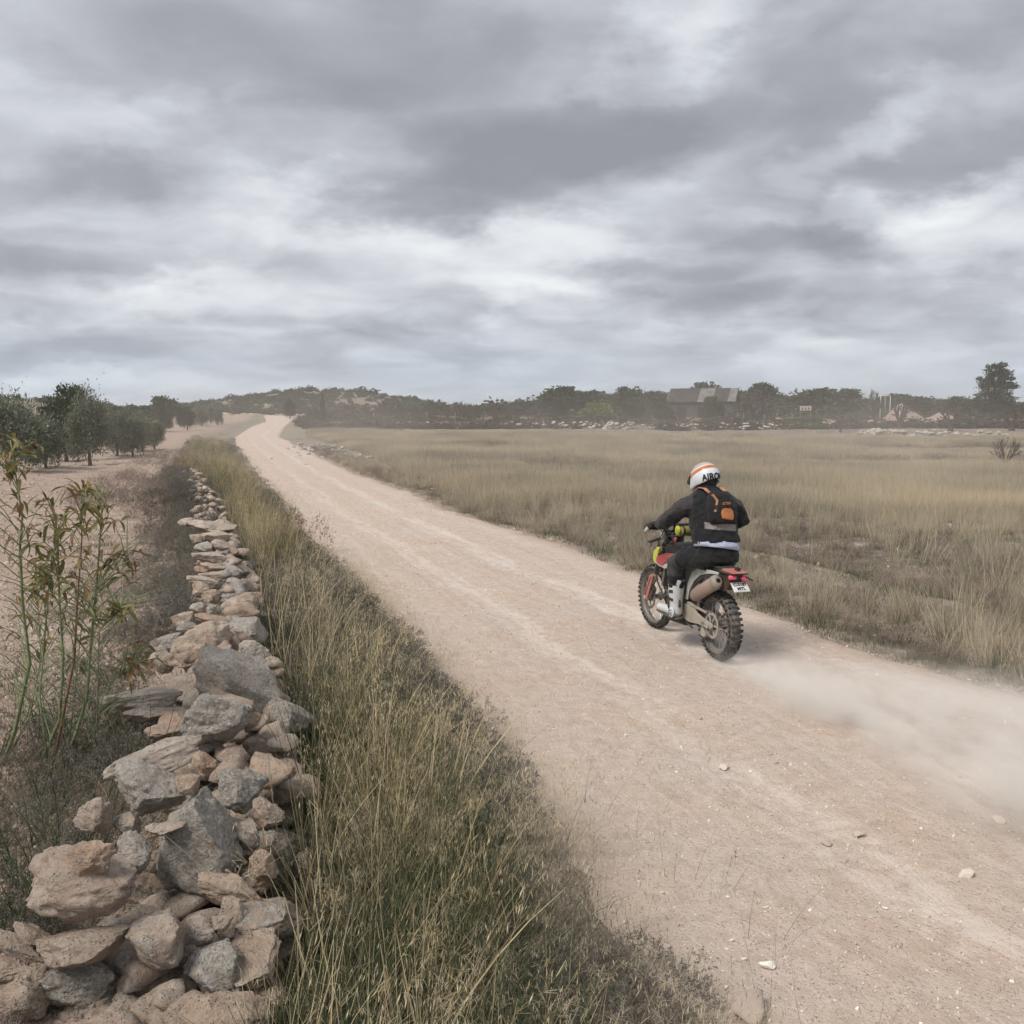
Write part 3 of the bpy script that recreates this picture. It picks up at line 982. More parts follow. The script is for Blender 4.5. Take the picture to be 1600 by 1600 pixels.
for (zz, cx, cy, w_, h_, z, mi, dep, tilt, li, wa, og) in STONES:
    px, py = (s6 if zz == 6 else s7)(cx, cy)
    k = .325 if zz == 6 else .2624
    P = px_z(px, py, z)
    D = P.y
    wm = w_ * k / FPX * D
    hm = h_ * k / FPX * D
    # the stones are seen from above: picture height mixes height and depth
    down = math.atan((CAM_H - z) / D)
    dm = wm * dep * .8
    hz = hm / (math.cos(down) + math.sin(down) * .9)
    dm = max(min(dm, hm / max(math.sin(down), .2) * .8), hz * .8)
    stone(HI[mi], P, (wm * 1.08, dm * 1.05, hz * 1.25), (R(rnd.uniform(-8, 8)) - down * .35, R(-tilt), R(rnd.uniform(-12, 12))), (li, wa, og))
    placed.append((P.x, P.y, max(wm, dm) / 2))
# body of the wall under and behind the crowning stones
nst = len(STONES)
def rs(y, layer, side, szm, lib):
    xw = float(XW(y))
    half = .30 - .03 * layer
    x = xw + side * half + rnd.uniform(-.06, .06)
    zb = gz(xw - .6, y) * .5 + gz(xw + .6, y) * .5
    z = zb + .07 + layer * .145
    s = szm * rnd.uniform(.8, 1.25)
    li = rnd.random() * (1 if y < 7 else 1.25)
    stone(rnd.choice(lib), (x, y, z), (s * rnd.uniform(1, 1.4), s * rnd.uniform(.9, 1.4), s * rnd.uniform(.55, .85)),
          (R(rnd.uniform(-15, 15)), R(rnd.uniform(-15, 15)), rnd.uniform(0, 6.28)), (li * .8, rnd.uniform(.1, .9), 0))
cnt = 0
y = 1.7
while y < 7.0:
    for layer in range(4):
        for side in (-1, 0, 1):
            if layer == 3 and (side or y < 5.0): continue
            if layer == 2 and (side == 0 or (y < 4.8 and side < 1)): continue
            if y < 4.8 and (side == 0 or (side < 0 and layer > 0) or (layer > 1)): continue
            if y < 4.8 and layer == 2: sz = .15
            else: sz = .22
            rs(y + rnd.uniform(-.08, .08), layer, side * (1 if layer < 3 else .3), sz, HI if y < 4.8 else LO); cnt += 1
    y += .29
while y < 14:
    for layer, side in ((1, 1), (2, -.4), (2.6, .6), (2.6, 0)):
        rs(y + rnd.uniform(-.16, .16), layer, side + rnd.uniform(-.3, .3), rnd.choice((.12, .18, .26)), LO); cnt += 1
    y += .36
rest = []
while y < 33:
    for layer, side in ((.6, .8), (1.3, -.3), (1.5, .6)):
        if cnt + nst < 299:
            rs(y + rnd.uniform(-.2, .2), layer, side + rnd.uniform(-.4, .4), rnd.choice((.14, .2, .28)), LL); cnt += 1
        else:
            rest.append((y, layer, side))
    y += .5
# rubble heart of the wall and the small far stones, one part
def join_rocks(name, items, parent, base, material, col=(.4, .4, 0), src=None):
    V = []; F = []; off = 0
    src = src or LL
    for (loc, size, rot) in items:
        me = rnd.choice(src)
        n = len(me.vertices)
        v = np.zeros(n * 3, np.float32); me.vertices.foreach_get('co', v); v = v.reshape(-1, 3)
        M = (Matrix.Translation(Vector(loc) - base) @ Matrix(((1, 0, 0, 0), (0, 1, 0, 0), (0, 0, 1, 0), (0, 0, 0, 1))))
        from mathutils import Euler
        Rm = np.array(Euler(rot).to_matrix())
        v = (v * np.array(size)) @ Rm.T + np.array(Vector(loc) - base)
        f = np.array([p.vertices[:] for p in me.polygons], np.int32) + off
        V.append(v); F.append(f); off += n
    me = mesh_np(name, np.concatenate(V), np.concatenate(F), material, True)
    o = link(name, me, parent)
    o.color = (*col, 1)
    tag(o, kind='stuff')
    return o
items = []
for k in range(760):
    y = rnd.uniform(1.2, 33) if k > 400 else rnd.uniform(1.2, 8)
    xw = float(XW(y)); x = xw + rnd.gauss(0, .2)
    zb = gz(xw - .6, y) * .5 + gz(xw + .6, y) * .5
    s = rnd.uniform(.08, .2)
    items.append(((x, y, zb + rnd.uniform(0, .42) * (1 if abs(x - xw) < .3 else .3) * (.45 if y < 4.8 else 1)), (s * 1.3, s * 1.2, s * .8), (rnd.uniform(-.4, .4), rnd.uniform(-.4, .4), rnd.uniform(0, 6))))
for k in range(420):      # fallen bits beside the wall
    y = rnd.uniform(2, 34); xw = float(XW(y)); x = xw + rnd.choice((-1, -1, 1)) * abs(rnd.gauss(.35, .35))
    s = rnd.uniform(.03, .12)
    items.append(((x, y, gz(x, y) + s * .2), (s * 1.3, s, s * .7), (0, 0, rnd.uniform(0, 6))))
join_rocks('rubble', items, wall, WL, M_STONE, (.45, .45, 0))

# clods of the ploughed orchard and pebbles of the track, too many to count
pebm = []
def peb_mesh(name, i, mt):
    me = rock_mesh(name, 170 + i, 1, cuts=5, rough=.12)
    me.materials.clear(); me.materials.append(mt)
    me.polygons.foreach_set('use_smooth', [False] * len(me.polygons))
    return me
m_, t_ = mat('pebble')
oi_ = t_.n('ShaderNodeObjectInfo').outputs['Random']
finish(t_, t_.ramp(oi_, [(0, (.40, .33, .28)), (.25, (.54, .46, .39)), (.7, (.62, .54, .46)), (1, (.78, .73, .66))]), .95)
M_PEB = m_
m_, t_ = mat('soil_clod')
oi_ = t_.n('ShaderNodeObjectInfo').outputs['Random']
finish(t_, t_.ramp(oi_, [(0, (.28, .20, .155)), (.5, (.42, .32, .25)), (.85, (.52, .42, .34)), (1, (.66, .58, .50))]), .95)
M_CLOD = m_
pebs = [peb_mesh('pebble', i, M_PEB) for i in range(4)]
clods = [peb_mesh('clod', 5 + i, M_CLOD) for i in range(4)]
n = 22000
y = 3.0 * np.exp(g.uniform(0, 1, n) ** 1.15 * math.log(9)); u = g.uniform(0, 1, n)
u = np.where(g.rand(n) < .3, g.beta(.6, .6, n), u)
x = XL(y) + (XR(y) - XL(y)) * u
z = np.array([road_z(a, b_) for a, b_ in zip(x, y)])
s = np.minimum(g.lognormal(-5.15, .5, n), .024) * (1 + y * .03)
scatter('track_pebbles', np.stack([x, y, z + s * .12], -1), np.stack([g.uniform(0, 6, n)] * 3, -1), np.stack([s * 1.2, s, s * .7], -1), g.randint(0, 4, n), pebs,
        'loose pale pebbles and grit strewn over the gravel track')
n = 36000
y = 2.5 * np.exp(g.uniform(0, 1, n) * math.log(20)); x = XW(y) - .5 - g.uniform(0, 1, n) * (y * .42 + 1)
s = np.minimum(g.lognormal(-4.1, .5, n), .08) * (1 + y * .01)
scatter('soil_clods', np.stack([x, y, land(x, y) + s * .1], -1), np.stack([g.uniform(0, 6, n)] * 3, -1), np.stack([s * 1.3, s, s * .6], -1), g.randint(0, 4, n), clods,
        'pinkish clods and stones of the ploughed orchard soil')
n = 2600
y = g.uniform(3, 40, n); x = XR(y) + np.abs(g.normal(0, 1, n)) * 6 + .1
s = np.minimum(g.lognormal(-3.6, .6, n), .15)
scatter('field_stones', np.stack([x, y, land(x, y) + s * .1], -1), np.stack([g.uniform(0, 6, n)] * 3, -1), np.stack([s * 1.3, s, s * .6], -1), g.randint(0, 4, n), clods,
        'small pale stones lying in the rough grass right of the track')
# a few larger stones lying on the track
for (px, py, s, lab) in [(1290, 1320, .06, 'pale rounded stone lying alone in the middle of the near gravel track'),
                         (1508, 1375, .075, 'flat buff stone at the right on the near gravel track'),
                         (1166, 1583, .16, 'large flat pale stone half sunk at the bottom edge of the track'),
                         (1130, 1203, .07, 'flat pale stone left of the grey wheel track behind the motorcycle'),
                         (1341, 1309, .06, 'flat buff stone just right of the lone rounded stone'),
                         (1202, 1512, .065, 'small dark-bottomed pinkish stone near the bottom of the track'),
                         (1562, 1288, .07, 'broad pale stone near the right side of the grey wheel track')]:
    P = px_z(px, py, .02)
    o = link('loose_stone', LO[rnd.randint(0, 7)], None, (P.x, P.y, road_z(P.x, P.y) + s * .15), (0, 0, rnd.uniform(0, 6)), (s * 1.3, s, s * .65))
    o.material_slots[0].link = 'OBJECT'; o.material_slots[0].material = M_PEB
    tag(o, lab, 'stone', 'loose stones lying on the track')


# ------------------------------------------------------------------ geometry helpers for built things
class MB:
    """collects tubes, boxes and faces; build() links them as ONE mesh object"""
    def __init__(self):
        self.V = []; self.F = []; self.MI = []; self.mi = 0

    def add(self, verts, faces):
        o = len(self.V)
        self.V.extend([tuple(v) for v in verts])
        for f in faces:
            self.F.append(tuple(i + o for i in f)); self.MI.append(self.mi)

    def tube(self, pts, rad, n=8, caps=True, squash=None):
        pts = [Vector(p) for p in pts]
        if isinstance(rad, (int, float)): rad = [rad] * len(pts)
        V = []; up = None
        for i, p in enumerate(pts):
            if i == 0: d = pts[1] - pts[0]
            elif i == len(pts) - 1: d = pts[-1] - pts[-2]
            else: d = (pts[i + 1] - pts[i]).normalized() + (pts[i] - pts[i - 1]).normalized()
            d = d.normalized()
            if up is None:
                up = Vector((0, 0, 1)) if abs(d.z) < .9 else Vector((0, 1, 0))
            a = d.cross(up).normalized(); b_ = a.cross(d).normalized(); up = b_
            for k in range(n):
                t = 2 * math.pi * k / n
                sa, sb = (1, 1) if squash is None else squash
                V.append(p + a * math.cos(t) * rad[i] * sa + b_ * math.sin(t) * rad[i] * sb)
        F = []
        for i in range(len(pts) - 1):
            for k in range(n):
                F.append((i * n + k, i * n + (k + 1) % n, (i + 1) * n + (k + 1) % n, (i + 1) * n + k))
        if caps:
            F.append(tuple(range(n))[::-1]); F.append(tuple((len(pts) - 1) * n + k for k in range(n)))
        self.add(V, F)
        return self

    def box(self, c, s, rot=(0, 0, 0)):
        from mathutils import Euler
        M = Euler(rot).to_matrix(); c = Vector(c)
        V = [c + M @ Vector((x * s[0] / 2, y * s[1] / 2, z * s[2] / 2)) for x in (-1, 1) for y in (-1, 1) for z in (-1, 1)]
        self.add(V, [(0, 1, 3, 2), (4, 6, 7, 5), (0, 4, 5, 1), (2, 3, 7, 6), (0, 2, 6, 4), (1, 5, 7, 3)])
        return self

    def quad(self, a, b_, c, d):
        self.add([a, b_, c, d], [(0, 1, 2, 3)])
        return self

    def plate(self, prof, y0, y1, ytop=None):
        """closed profile [(x,z)..] extruded from y0 to y1"""
        n = len(prof)
        V = [(p[0], y0, p[1]) for p in prof] + [(p[0], y1, p[1]) for p in prof]
        F = [tuple(range(n)), tuple(range(2 * n - 1, n - 1, -1))]
        for i in range(n):
            j = (i + 1) % n
            F.append((i, i + n, j + n, j))
        self.add(V, F)
        return self

    def lathe(self, prof, c=(0, 0, 0), axis='Y', n=32, closed=False):
        """prof [(r, t)] around axis through c"""
        V = []; m = len(prof)
        for k in range(n):
            a = 2 * math.pi * k / n; ca, sa = math.cos(a), math.sin(a)
            for r, t in prof:
                if axis == 'Y': V.append((c[0] + r * ca, c[1] + t, c[2] + r * sa))
                elif axis == 'X': V.append((c[0] + t, c[1] + r * ca, c[2] + r * sa))
                else: V.append((c[0] + r * ca, c[1] + r * sa, c[2] + t))
        F = []
        for k in range(n):
            k2 = (k + 1) % n
            for i in range(m - (0 if closed else 1)):
                i2 = (i + 1) % m
                F.append((k * m + i, k2 * m + i, k2 * m + i2, k * m + i2))
        self.add(V, F)
        return self

    def build(self, name, mt, parent=None, smooth=False, bevel=0, sub=0, fixn=True):
        me = bpy.data.meshes.new(name)
        me.from_pydata(self.V, [], self.F)
        for m_ in (mt if isinstance(mt, (list, tuple)) else [mt]): me.materials.append(m_)
        me.polygons.foreach_set('material_index', self.MI)
        if fixn:
            bm = bmesh.new(); bm.from_mesh(me); bmesh.ops.recalc_face_normals(bm, faces=bm.faces); bm.to_mesh(me); bm.free()
        if smooth: me.polygons.foreach_set('use_smooth', [True] * len(me.polygons))
        o = link(name, me, parent)
        if bevel:
            b = o.modifiers.new('bevel', 'BEVEL'); b.width = bevel; b.segments = 2; b.limit_method = 'ANGLE'; b.angle_limit = R(40)
        if sub:
            s = o.modifiers.new('sub', 'SUBSURF'); s.levels = sub; s.render_levels = sub
        return o


def foot(px, py):
    """point of the land seen at a pixel"""
    vx = (px - 800) / FPX; vy = -(py - 800) / FPX
    d = Vector((vx, math.cos(PITCH) + vy * math.sin(PITCH), -math.sin(PITCH) + vy * math.cos(PITCH)))
    d /= d.y
    t = 1.5
    while t < 500:
        p = Vector((0, 0, CAM_H)) + d * t
        if gz(p.x, p.y) >= p.z: break
        t *= 1.01
    return Vector((p.x, p.y, gz(p.x, p.y)))


def spot(px, D):
    x = (px - 800) / FPX * D
    return Vector((x, D, gz(x, D)))


def simple_mat(name, col, rough=.8, var=.15, scale=8., bmp=0.0, metal=0.0, spec=.3):
    m, t = mat(name)
    pos = t.n('ShaderNodeTexCoord').outputs['Object']
    nn = t.noise(pos, scale, 5, .65)
    d = tuple(max(0, c * (1 - var * 1.6)) for c in col); l = tuple(min(1, c * (1 + var)) for c in col)
    c_ = t.ramp(nn, [(.3, d), (.7, l)])
    nrm = bump(t, nn, .6, bmp) if bmp else None
    finish(t, c_, rough, nrm, **{'Metallic': metal, 'Specular IOR Level': spec})
    return m


def leaf_material(name, a, b_, c, trans=.25):
    m, t = mat(name)
    at = t.n('ShaderNodeAttribute', attribute_name='tint')
    s = t.n('ShaderNodeSeparateColor', {0: at.outputs['Color']})
    oi = t.n('ShaderNodeObjectInfo')
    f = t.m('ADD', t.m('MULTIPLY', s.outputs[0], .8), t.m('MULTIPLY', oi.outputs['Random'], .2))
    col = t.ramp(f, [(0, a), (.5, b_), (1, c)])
    df = t.n('ShaderNodeBsdfDiffuse', {'Color': col})
    tr = t.n('ShaderNodeBsdfTranslucent', {'Color': col})
    mx = t.n('ShaderNodeMixShader', {0: trans, 1: df.outputs[0], 2: tr.outputs[0]})
    o = t.n('ShaderNodeOutputMaterial')
    t.t.links.new(mx.outputs[0], o.inputs[0])
    return m


M_BARK = simple_mat('grey_bark', (.12, .095, .08), .95, .35, 9, .02)
M_BARKD = simple_mat('dark_bark', (.085, .062, .055), .95, .3, 9, .02)
M_OLIVE = leaf_material('olive_leaves', (.085, .10, .066), (.17, .19, .135), (.36, .385, .30))
M_DARKL = leaf_material('dark_leaves', (.03, .046, .026), (.062, .088, .046), (.115, .145, .08), .15)
M_PINE = leaf_material('pine_needles', (.03, .045, .024), (.06, .080, .045), (.12, .135, .085), .15)
M_YELG = leaf_material('yellow_green_leaves', (.13, .15, .05), (.20, .22, .075), (.30, .31, .12), .3)
M_TWB = leaf_material('bare_twigs', (.05, .038, .036), (.085, .065, .058), (.13, .105, .095), .1)


def leafy(name, lobes, n, size, mt, seed, stray=.12, aspect=.35, flat=0.0):
    """leaf quads in lumpy shells; lobes = [(x,y,z,rx,ry,rz)]"""
    g_ = np.random.RandomState(seed)
    lobes = np.array(lobes, float)
    vol = lobes[:, 3] * lobes[:, 4] * lobes[:, 5]
    pk = g_.choice(len(lobes), n, p=vol ** .7 / (vol ** .7).sum())
    d = g_.normal(0, 1, (n, 3)); d /= np.linalg.norm(d, axis=1)[:, None]
    r = g_.uniform(.25, 1, n) ** .5 * (1 + stray * g_.normal(0, 1, n))
    lump = 1 + .22 * np.sin(d[:, 0] * 5 + pk) * np.sin(d[:, 1] * 6 + pk * 2) + .15 * np.sin(d[:, 2] * 9 + pk * 3)
    L = lobes[pk]
    P = L[:, :3] + d * L[:, 3:] * (r * lump)[:, None]
    # leaf direction outward and up
    ax = d + g_.normal(0, .6, (n, 3)) + np.array([0, 0, .35]); ax /= np.linalg.norm(ax, axis=1)[:, None]
    sd = np.cross(ax, g_.normal(0, 1, (n, 3))); sd /= np.linalg.norm(sd, axis=1)[:, None]
    s = size * g_.uniform(.6, 1.4, n)[:, None]
    V = np.stack([P - ax * s * .5, P + sd * s * aspect * .5, P + ax * s * .5, P - sd * s * aspect * .5], 1).reshape(-1, 3)
    F = np.arange(4 * n).reshape(-1, 4)
    me = mesh_np(name, V, F, mt)
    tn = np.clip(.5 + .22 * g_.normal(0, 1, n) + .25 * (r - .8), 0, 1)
    ca = me.color_attributes.new('tint', 'FLOAT_COLOR', 'POINT')
    ca.data.foreach_set('color', np.repeat(np.stack([tn, tn, tn, np.ones(n)], 1), 4, 0).astype(np.float32).ravel())
    return me


def limbs(lobes, trunk_h, r0, seed, lean=0, n=None):
    rr_ = random.Random(seed)
    mb = MB()
    top = Vector((lean, 0, trunk_h))
    mb.tube([(0, 0, -.15), (0, 0, .05), (lean * .4 + rr_.uniform(-.04, .04), rr_.uniform(-.04, .04), trunk_h * .5), top], [r0 * 1.5, r0 * 1.2, r0, r0 * .85], 8)
    for l in lobes[:n]:
        e = Vector(l[:3])
        mid = top.lerp(e, .5) + Vector((rr_.uniform(-.1, .1), rr_.uniform(-.1, .1), -.08 * (e - top).length))
        mb.tube([top - Vector((0, 0, .05)), mid, e], [r0 * .7, r0 * .42, r0 * .12], 6)
        for k in range(3):
            q = e + Vector((rr_.uniform(-1, 1) * l[3], rr_.uniform(-1, 1) * l[4], rr_.uniform(-.2, 1) * l[5])) * .8
            mb.tube([mid.lerp(e, .4), mid.lerp(q, .7), q], [r0 * .3, r0 * .2, r0 * .05], 5)
    return mb


def make_tree(name, lobes, n, size, lm, bm_, trunk_h, r0, seed, **kw):
    """a unit tree (metres), returned as (crown mesh, trunk mesh)"""
    cm = leafy('crown', lobes, n, size, lm, seed, **kw)
    tb = limbs(lobes, trunk_h, r0, seed)
    me = bpy.data.meshes.new('trunk'); me.from_pydata(tb.V, [], tb.F); me.materials.append(bm_)
    me.polygons.foreach_set('use_smooth', [True] * len(me.polygons))
    return cm, me


def lobeset(seed, n, w_, h, zc, flat=.8):
    rr_ = random.Random(seed)
    L = [(0, 0, zc - h * .06, w_ * .42, w_ * .42, h * .37)]
    if flat < .5: L.append((rr_.uniform(-.3, .3), 0, zc + h * .28, w_ * .16, w_ * .16, h * .24))
    for k in range(n):
        a = 2 * math.pi * k / n + rr_.uniform(-.4, .4)
        r = w_ * rr_.uniform(.16, .30)
        L.append((r * math.cos(a), r * math.sin(a), zc + h * rr_.uniform(-.30, .30), w_ * rr_.uniform(.14, .24), w_ * rr_.uniform(.14, .24), h * rr_.uniform(.14, .24)))
    return L


# unit trees: 3 m wide, 3.5 m tall
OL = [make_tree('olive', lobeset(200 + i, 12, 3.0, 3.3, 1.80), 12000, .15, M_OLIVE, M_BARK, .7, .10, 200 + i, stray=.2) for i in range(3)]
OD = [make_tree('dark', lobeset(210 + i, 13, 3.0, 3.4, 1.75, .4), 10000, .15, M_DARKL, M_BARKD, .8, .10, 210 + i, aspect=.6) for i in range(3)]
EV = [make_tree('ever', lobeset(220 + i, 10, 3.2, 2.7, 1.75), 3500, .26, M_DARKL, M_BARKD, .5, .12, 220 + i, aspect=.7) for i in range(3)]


def plant_tree(kind, name, P, h, w_, rz, label, cat='tree', group=None, unit_h=3.55, unit_w=3.0):
    cm, tm = kind
    t = empty(name, P, rz, label, cat, group)
    s = h / unit_h; sw = w_ / unit_w
    for nm, me in (('trunk', tm), ('crown', cm)):
        o = link(nm, me, t, scale=(sw, sw, s))
    return t


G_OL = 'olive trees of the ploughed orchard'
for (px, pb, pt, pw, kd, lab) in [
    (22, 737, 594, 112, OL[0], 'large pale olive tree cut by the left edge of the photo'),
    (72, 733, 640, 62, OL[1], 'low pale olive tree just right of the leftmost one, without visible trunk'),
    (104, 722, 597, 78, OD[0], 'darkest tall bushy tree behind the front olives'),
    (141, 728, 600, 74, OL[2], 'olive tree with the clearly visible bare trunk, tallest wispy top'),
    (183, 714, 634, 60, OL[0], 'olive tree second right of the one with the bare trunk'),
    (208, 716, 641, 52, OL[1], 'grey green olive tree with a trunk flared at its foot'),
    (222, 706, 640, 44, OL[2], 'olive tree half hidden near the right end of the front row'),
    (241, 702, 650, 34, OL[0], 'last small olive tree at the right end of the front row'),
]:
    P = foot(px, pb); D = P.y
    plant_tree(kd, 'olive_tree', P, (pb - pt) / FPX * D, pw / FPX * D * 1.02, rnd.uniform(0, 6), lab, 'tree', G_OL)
for (px, pb, pt, pw, lab) in [
    (257, 675, 632, 30, 'olive tree in the far row beside the large dark round tree'),
    (283, 668, 637, 20, 'small far olive tree left of the forked trunk'),
    (293, 672, 634, 24, 'far olive tree with a forked pale trunk'),
    (305, 664, 635, 20, 'tiny far olive tree between the forked one and the tree by the crest'),
    (315, 666, 631, 24, 'far olive tree with straight thin trunk near the crest'),
    (329, 661, 630, 18, 'far olive tree second from the end of the row at the crest'),
    (341, 664, 633, 16, 'rightmost far olive tree, next to the slope of the hill'),
]:
    P = foot(px, pb); D = P.y
    plant_tree(OD[rnd.randint(0, 2)] if px < 300 else OL[1], 'olive_tree', P, (pb - pt) / FPX * D, pw / FPX * D * 1.1, rnd.uniform(0, 6), lab, 'tree', G_OL)
G_WD = 'dark trees behind the orchard'
for (px, D, pt, pw, lab) in [
    (263, 150, 617, 56, 'large round dark evergreen rising above the far olive row'),
    (218, 120, 630, 60, 'dark tree in the wood right behind the front olives'),
    (190, 115, 632, 50, 'dark tree in the wood left of the far olive row'),
    (238, 128, 634, 40, 'dark tree in the wood just left of the large round evergreen'),
    (160, 112, 634, 50, 'dark tree of the wood seen between two olive crowns'),
]:
    P = spot(px, D); ztop = CAM_H + (645 - pt) / FPX * D
    plant_tree(EV[rnd.randint(0, 2)], 'evergreen_tree', P, ztop - P.z, pw / FPX * D, rnd.uniform(0, 6), lab, 'tree', G_WD, 3.2, 3.2)


# --- bare trees of the right orchard
def bare_tree_mesh(name, seed, spread=.75, depth=5, mt=None, trunk=.5, n0=5, thick=1.0):
    rr_ = random.Random(seed)
    mb = MB()
    tp = Vector((rr_.uniform(-.05, .05), rr_.uniform(-.05, .05), trunk))
    mb.tube([(0, 0, -.1), (0, 0, .1), tp], [.38 * thick, .32 * thick, .27 * thick], 7)
    def grow(p, d, L, r, k):
        q = p + d * L
        m_ = p.lerp(q, .5) + Vector((rr_.uniform(-1, 1), rr_.uniform(-1, 1), rr_.uniform(-.6, .3))) * L * .10
        mb.tube([p, m_, q], [r, r * .85, r * .65], 5 if k > 2 else 3, caps=False)
        if k == 0: return
        for c in range(rr_.choice((2, 2, 3))):
            nd = (d + Vector((rr_.gauss(0, 1), rr_.gauss(0, 1), rr_.gauss(.22, .6))) * .5).normalized()
            grow(q, nd, L * rr_.uniform(.62, .85), r * .66, k - 1)
    for k in range(n0):
        a = 2 * math.pi * k / n0 + rr_.uniform(-.3, .3)
        d = Vector((math.cos(a) * spread, math.sin(a) * spread, rr_.uniform(.5, .9))).normalized()
        grow(tp, d, .62, .20 * thick, depth)
    me = bpy.data.meshes.new(name); me.from_pydata(mb.V, [], mb.F); me.materials.append(mt or M_BARKD)
    mx = max(v.co.z for v in me.vertices)
    wx = max(abs(v.co.x) for v in me.vertices) * 2
    for v in me.vertices: v.co = (v.co.x / wx, v.co.y / wx, v.co.z / mx)
    return me


BT = [bare_tree_mesh('branches', 300 + i, .95 if i % 2 else .7) for i in range(4)]
G_BT = 'bare fruit trees of the far orchard'
def bare(px, pb, pt, pw, lab, D=None, group=G_BT, cat='tree', me=None):
    P = foot(px, pb) if D is None else spot(px, D)
    D = P.y
    o = link('bare_tree', me or BT[rnd.randint(0, 3)], None, P, (0, 0, rnd.uniform(0, 6)))
    h = CAM_H + (645 - pt) / FPX * D - P.z; wm = pw / FPX * D
    o.scale = (wm, wm, h)
    return tag(o, lab, cat, group)


bare(1483, 690, 632, 46, 'wide bare tree with gnarled vase of branches left of the pine', 105)
bare(1578, 690, 634, 62, 'bare tree with low spreading branches at the right edge below the pine', 105)
bare(1403, 682, 626, 30, 'slender bare tree in front of the pink soil mound', 112)
bare(1361, 680, 606, 34, 'tallest thin bare tree left of the goal frame', 118)
bare(1311, 688, 650, 22, 'smallest bare tree, a thin fork standing in the straw', 100)
bare(1179, 672, 616, 60, 'bare tree with dense branches right of the shed', 128)
bare(1570, 740, 680, 50, 'small bare grey bush standing in the straw field at the right', 41, None, 'bush', bare_tree_mesh('branches', 341, .6, 4, M_TWB, .1, 7, .3))
G_TW = 'leafless trees in a line behind the field'
gg = random.Random(4)
for i, px in enumerate((545, 572, 600, 622, 648, 676, 700, 722, 748, 772, 795, 822, 850)):
    D = gg.uniform(140, 175)
    bare(px, 0, 645 - gg.uniform(12, 22), gg.uniform(22, 34), ['far leafless tree in the hazy line, number of dark twigs low', ''][0] if False else
         ['leafless dark tree immediately right of the cypress in the hazy row', 'second leafless tree right of the cypress', 'third leafless tree right of the cypress', 'fourth leafless tree right of the cypress', 'fifth leafless tree right of the cypress, below the right foot of the hill', 'sixth leafless tree right of the cypress, below the end of the hill', 'leafless tree in the middle of the hazy row', 'leafless tree just right of the middle of the hazy row', 'fifth leafless tree from the right end of the hazy row', 'fourth leafless tree from the right end of the hazy row', 'third leafless tree from the right end of the hazy row', 'second leafless tree from the right end of the hazy row', 'rightmost leafless tree of the hazy row, below the dark ridge trees'][i], D, G_TW)

# --- far evergreen trees on the right
G_EV = 'rounded evergreen trees on the low ridge'
for (px, D, pt, pw, kd, lab) in [
    (1105, 235, 594, 62, EV[0], 'rounded dark tree rising just behind the shed roof'),
    (1186, 225, 598, 54, EV[1], 'dark dome shaped tree right of the shed on the skyline'),
    (1262, 200, 604, 80, EV[2], 'left half of the broadest dark green dome on the skyline'),
    (1306, 200, 605, 90, EV[0], 'right half of the broadest dark green dome on the skyline'),
    (1395, 215, 615, 60, EV[1], 'low evergreen behind the goal frame'),
    (1436, 215, 617, 60, EV[2], 'low evergreen behind the right shoulder of the soil mound'),
    (1490, 190, 617, 44, EV[0], 'dark round tree left of the tall pine'),
    (870, 210, 603, 70, EV[1], 'wide dark tree crowning the ridge left of the yellow green bush'),
    (915, 215, 608, 60, EV[2], 'dark tree on the ridge above the yellow green bush'),
    (985, 200, 601, 56, EV[0], 'tree crown on the ridge left of the shed'),
    (1025, 190, 612, 50, EV[1], 'low dark tree at the left gable of the shed'),
    (1585, 185, 628, 60, EV[2], 'dark scrubby tree at the right edge below the pine'),
]:
    P = spot(px, D); ztop = CAM_H + (645 - pt) / FPX * D
    plant_tree(kd, 'evergreen_tree', P, ztop - P.z, pw / FPX * D * 1.1, rnd.uniform(0, 6), lab, 'tree', G_EV, 3.1, 3.2)
G_OR = 'hazy dark trees in front of the shed'
for (px, D, pt, pw, kd, lab) in [
    (873, 150, 622, 32, OD[0], 'hazy dark tree left of the yellow green bush'),
    (990, 145, 620, 44, OD[1], 'hazy dark tree with visible trunks left of the shed'),
    (1035, 142, 627, 46, OD[2], 'hazy dark tree in front of the left end of the shed'),
    (1113, 140, 617, 38, OD[0], 'hazy dark tree standing before the shed roof'),
    (1262, 120, 650, 60, EV[0], 'low hazy green shrub clump right of the shed, in the straw'),
    (1228, 122, 652, 40, EV[1], 'low hazy green shrub left part of the clump in the straw'),
    (455, 175, 622, 22, OD[1], 'dark tree beside the crest of the track'),
]:
    P = spot(px, D); ztop = CAM_H + (645 - pt) / FPX * D
    plant_tree(kd, 'dark_tree', P, ztop - P.z, pw / FPX * D, rnd.uniform(0, 6), lab, 'tree', G_OR)
YG = leafy('foliage', [(0, 0, .5, .5, .4, .5), (-.3, 0, .4, .3, .3, .35), (.35, .1, .42, .3, .3, .4)], 2500, .09, M_YELG, 5, aspect=.7)
P = spot(930, 148)
tag(link('green_bush', YG, None, P, (0, 0, 0), (4.4, 4.0, 3.1)), 'yellow green rounded bush, the brightest foliage behind the field', 'bush')

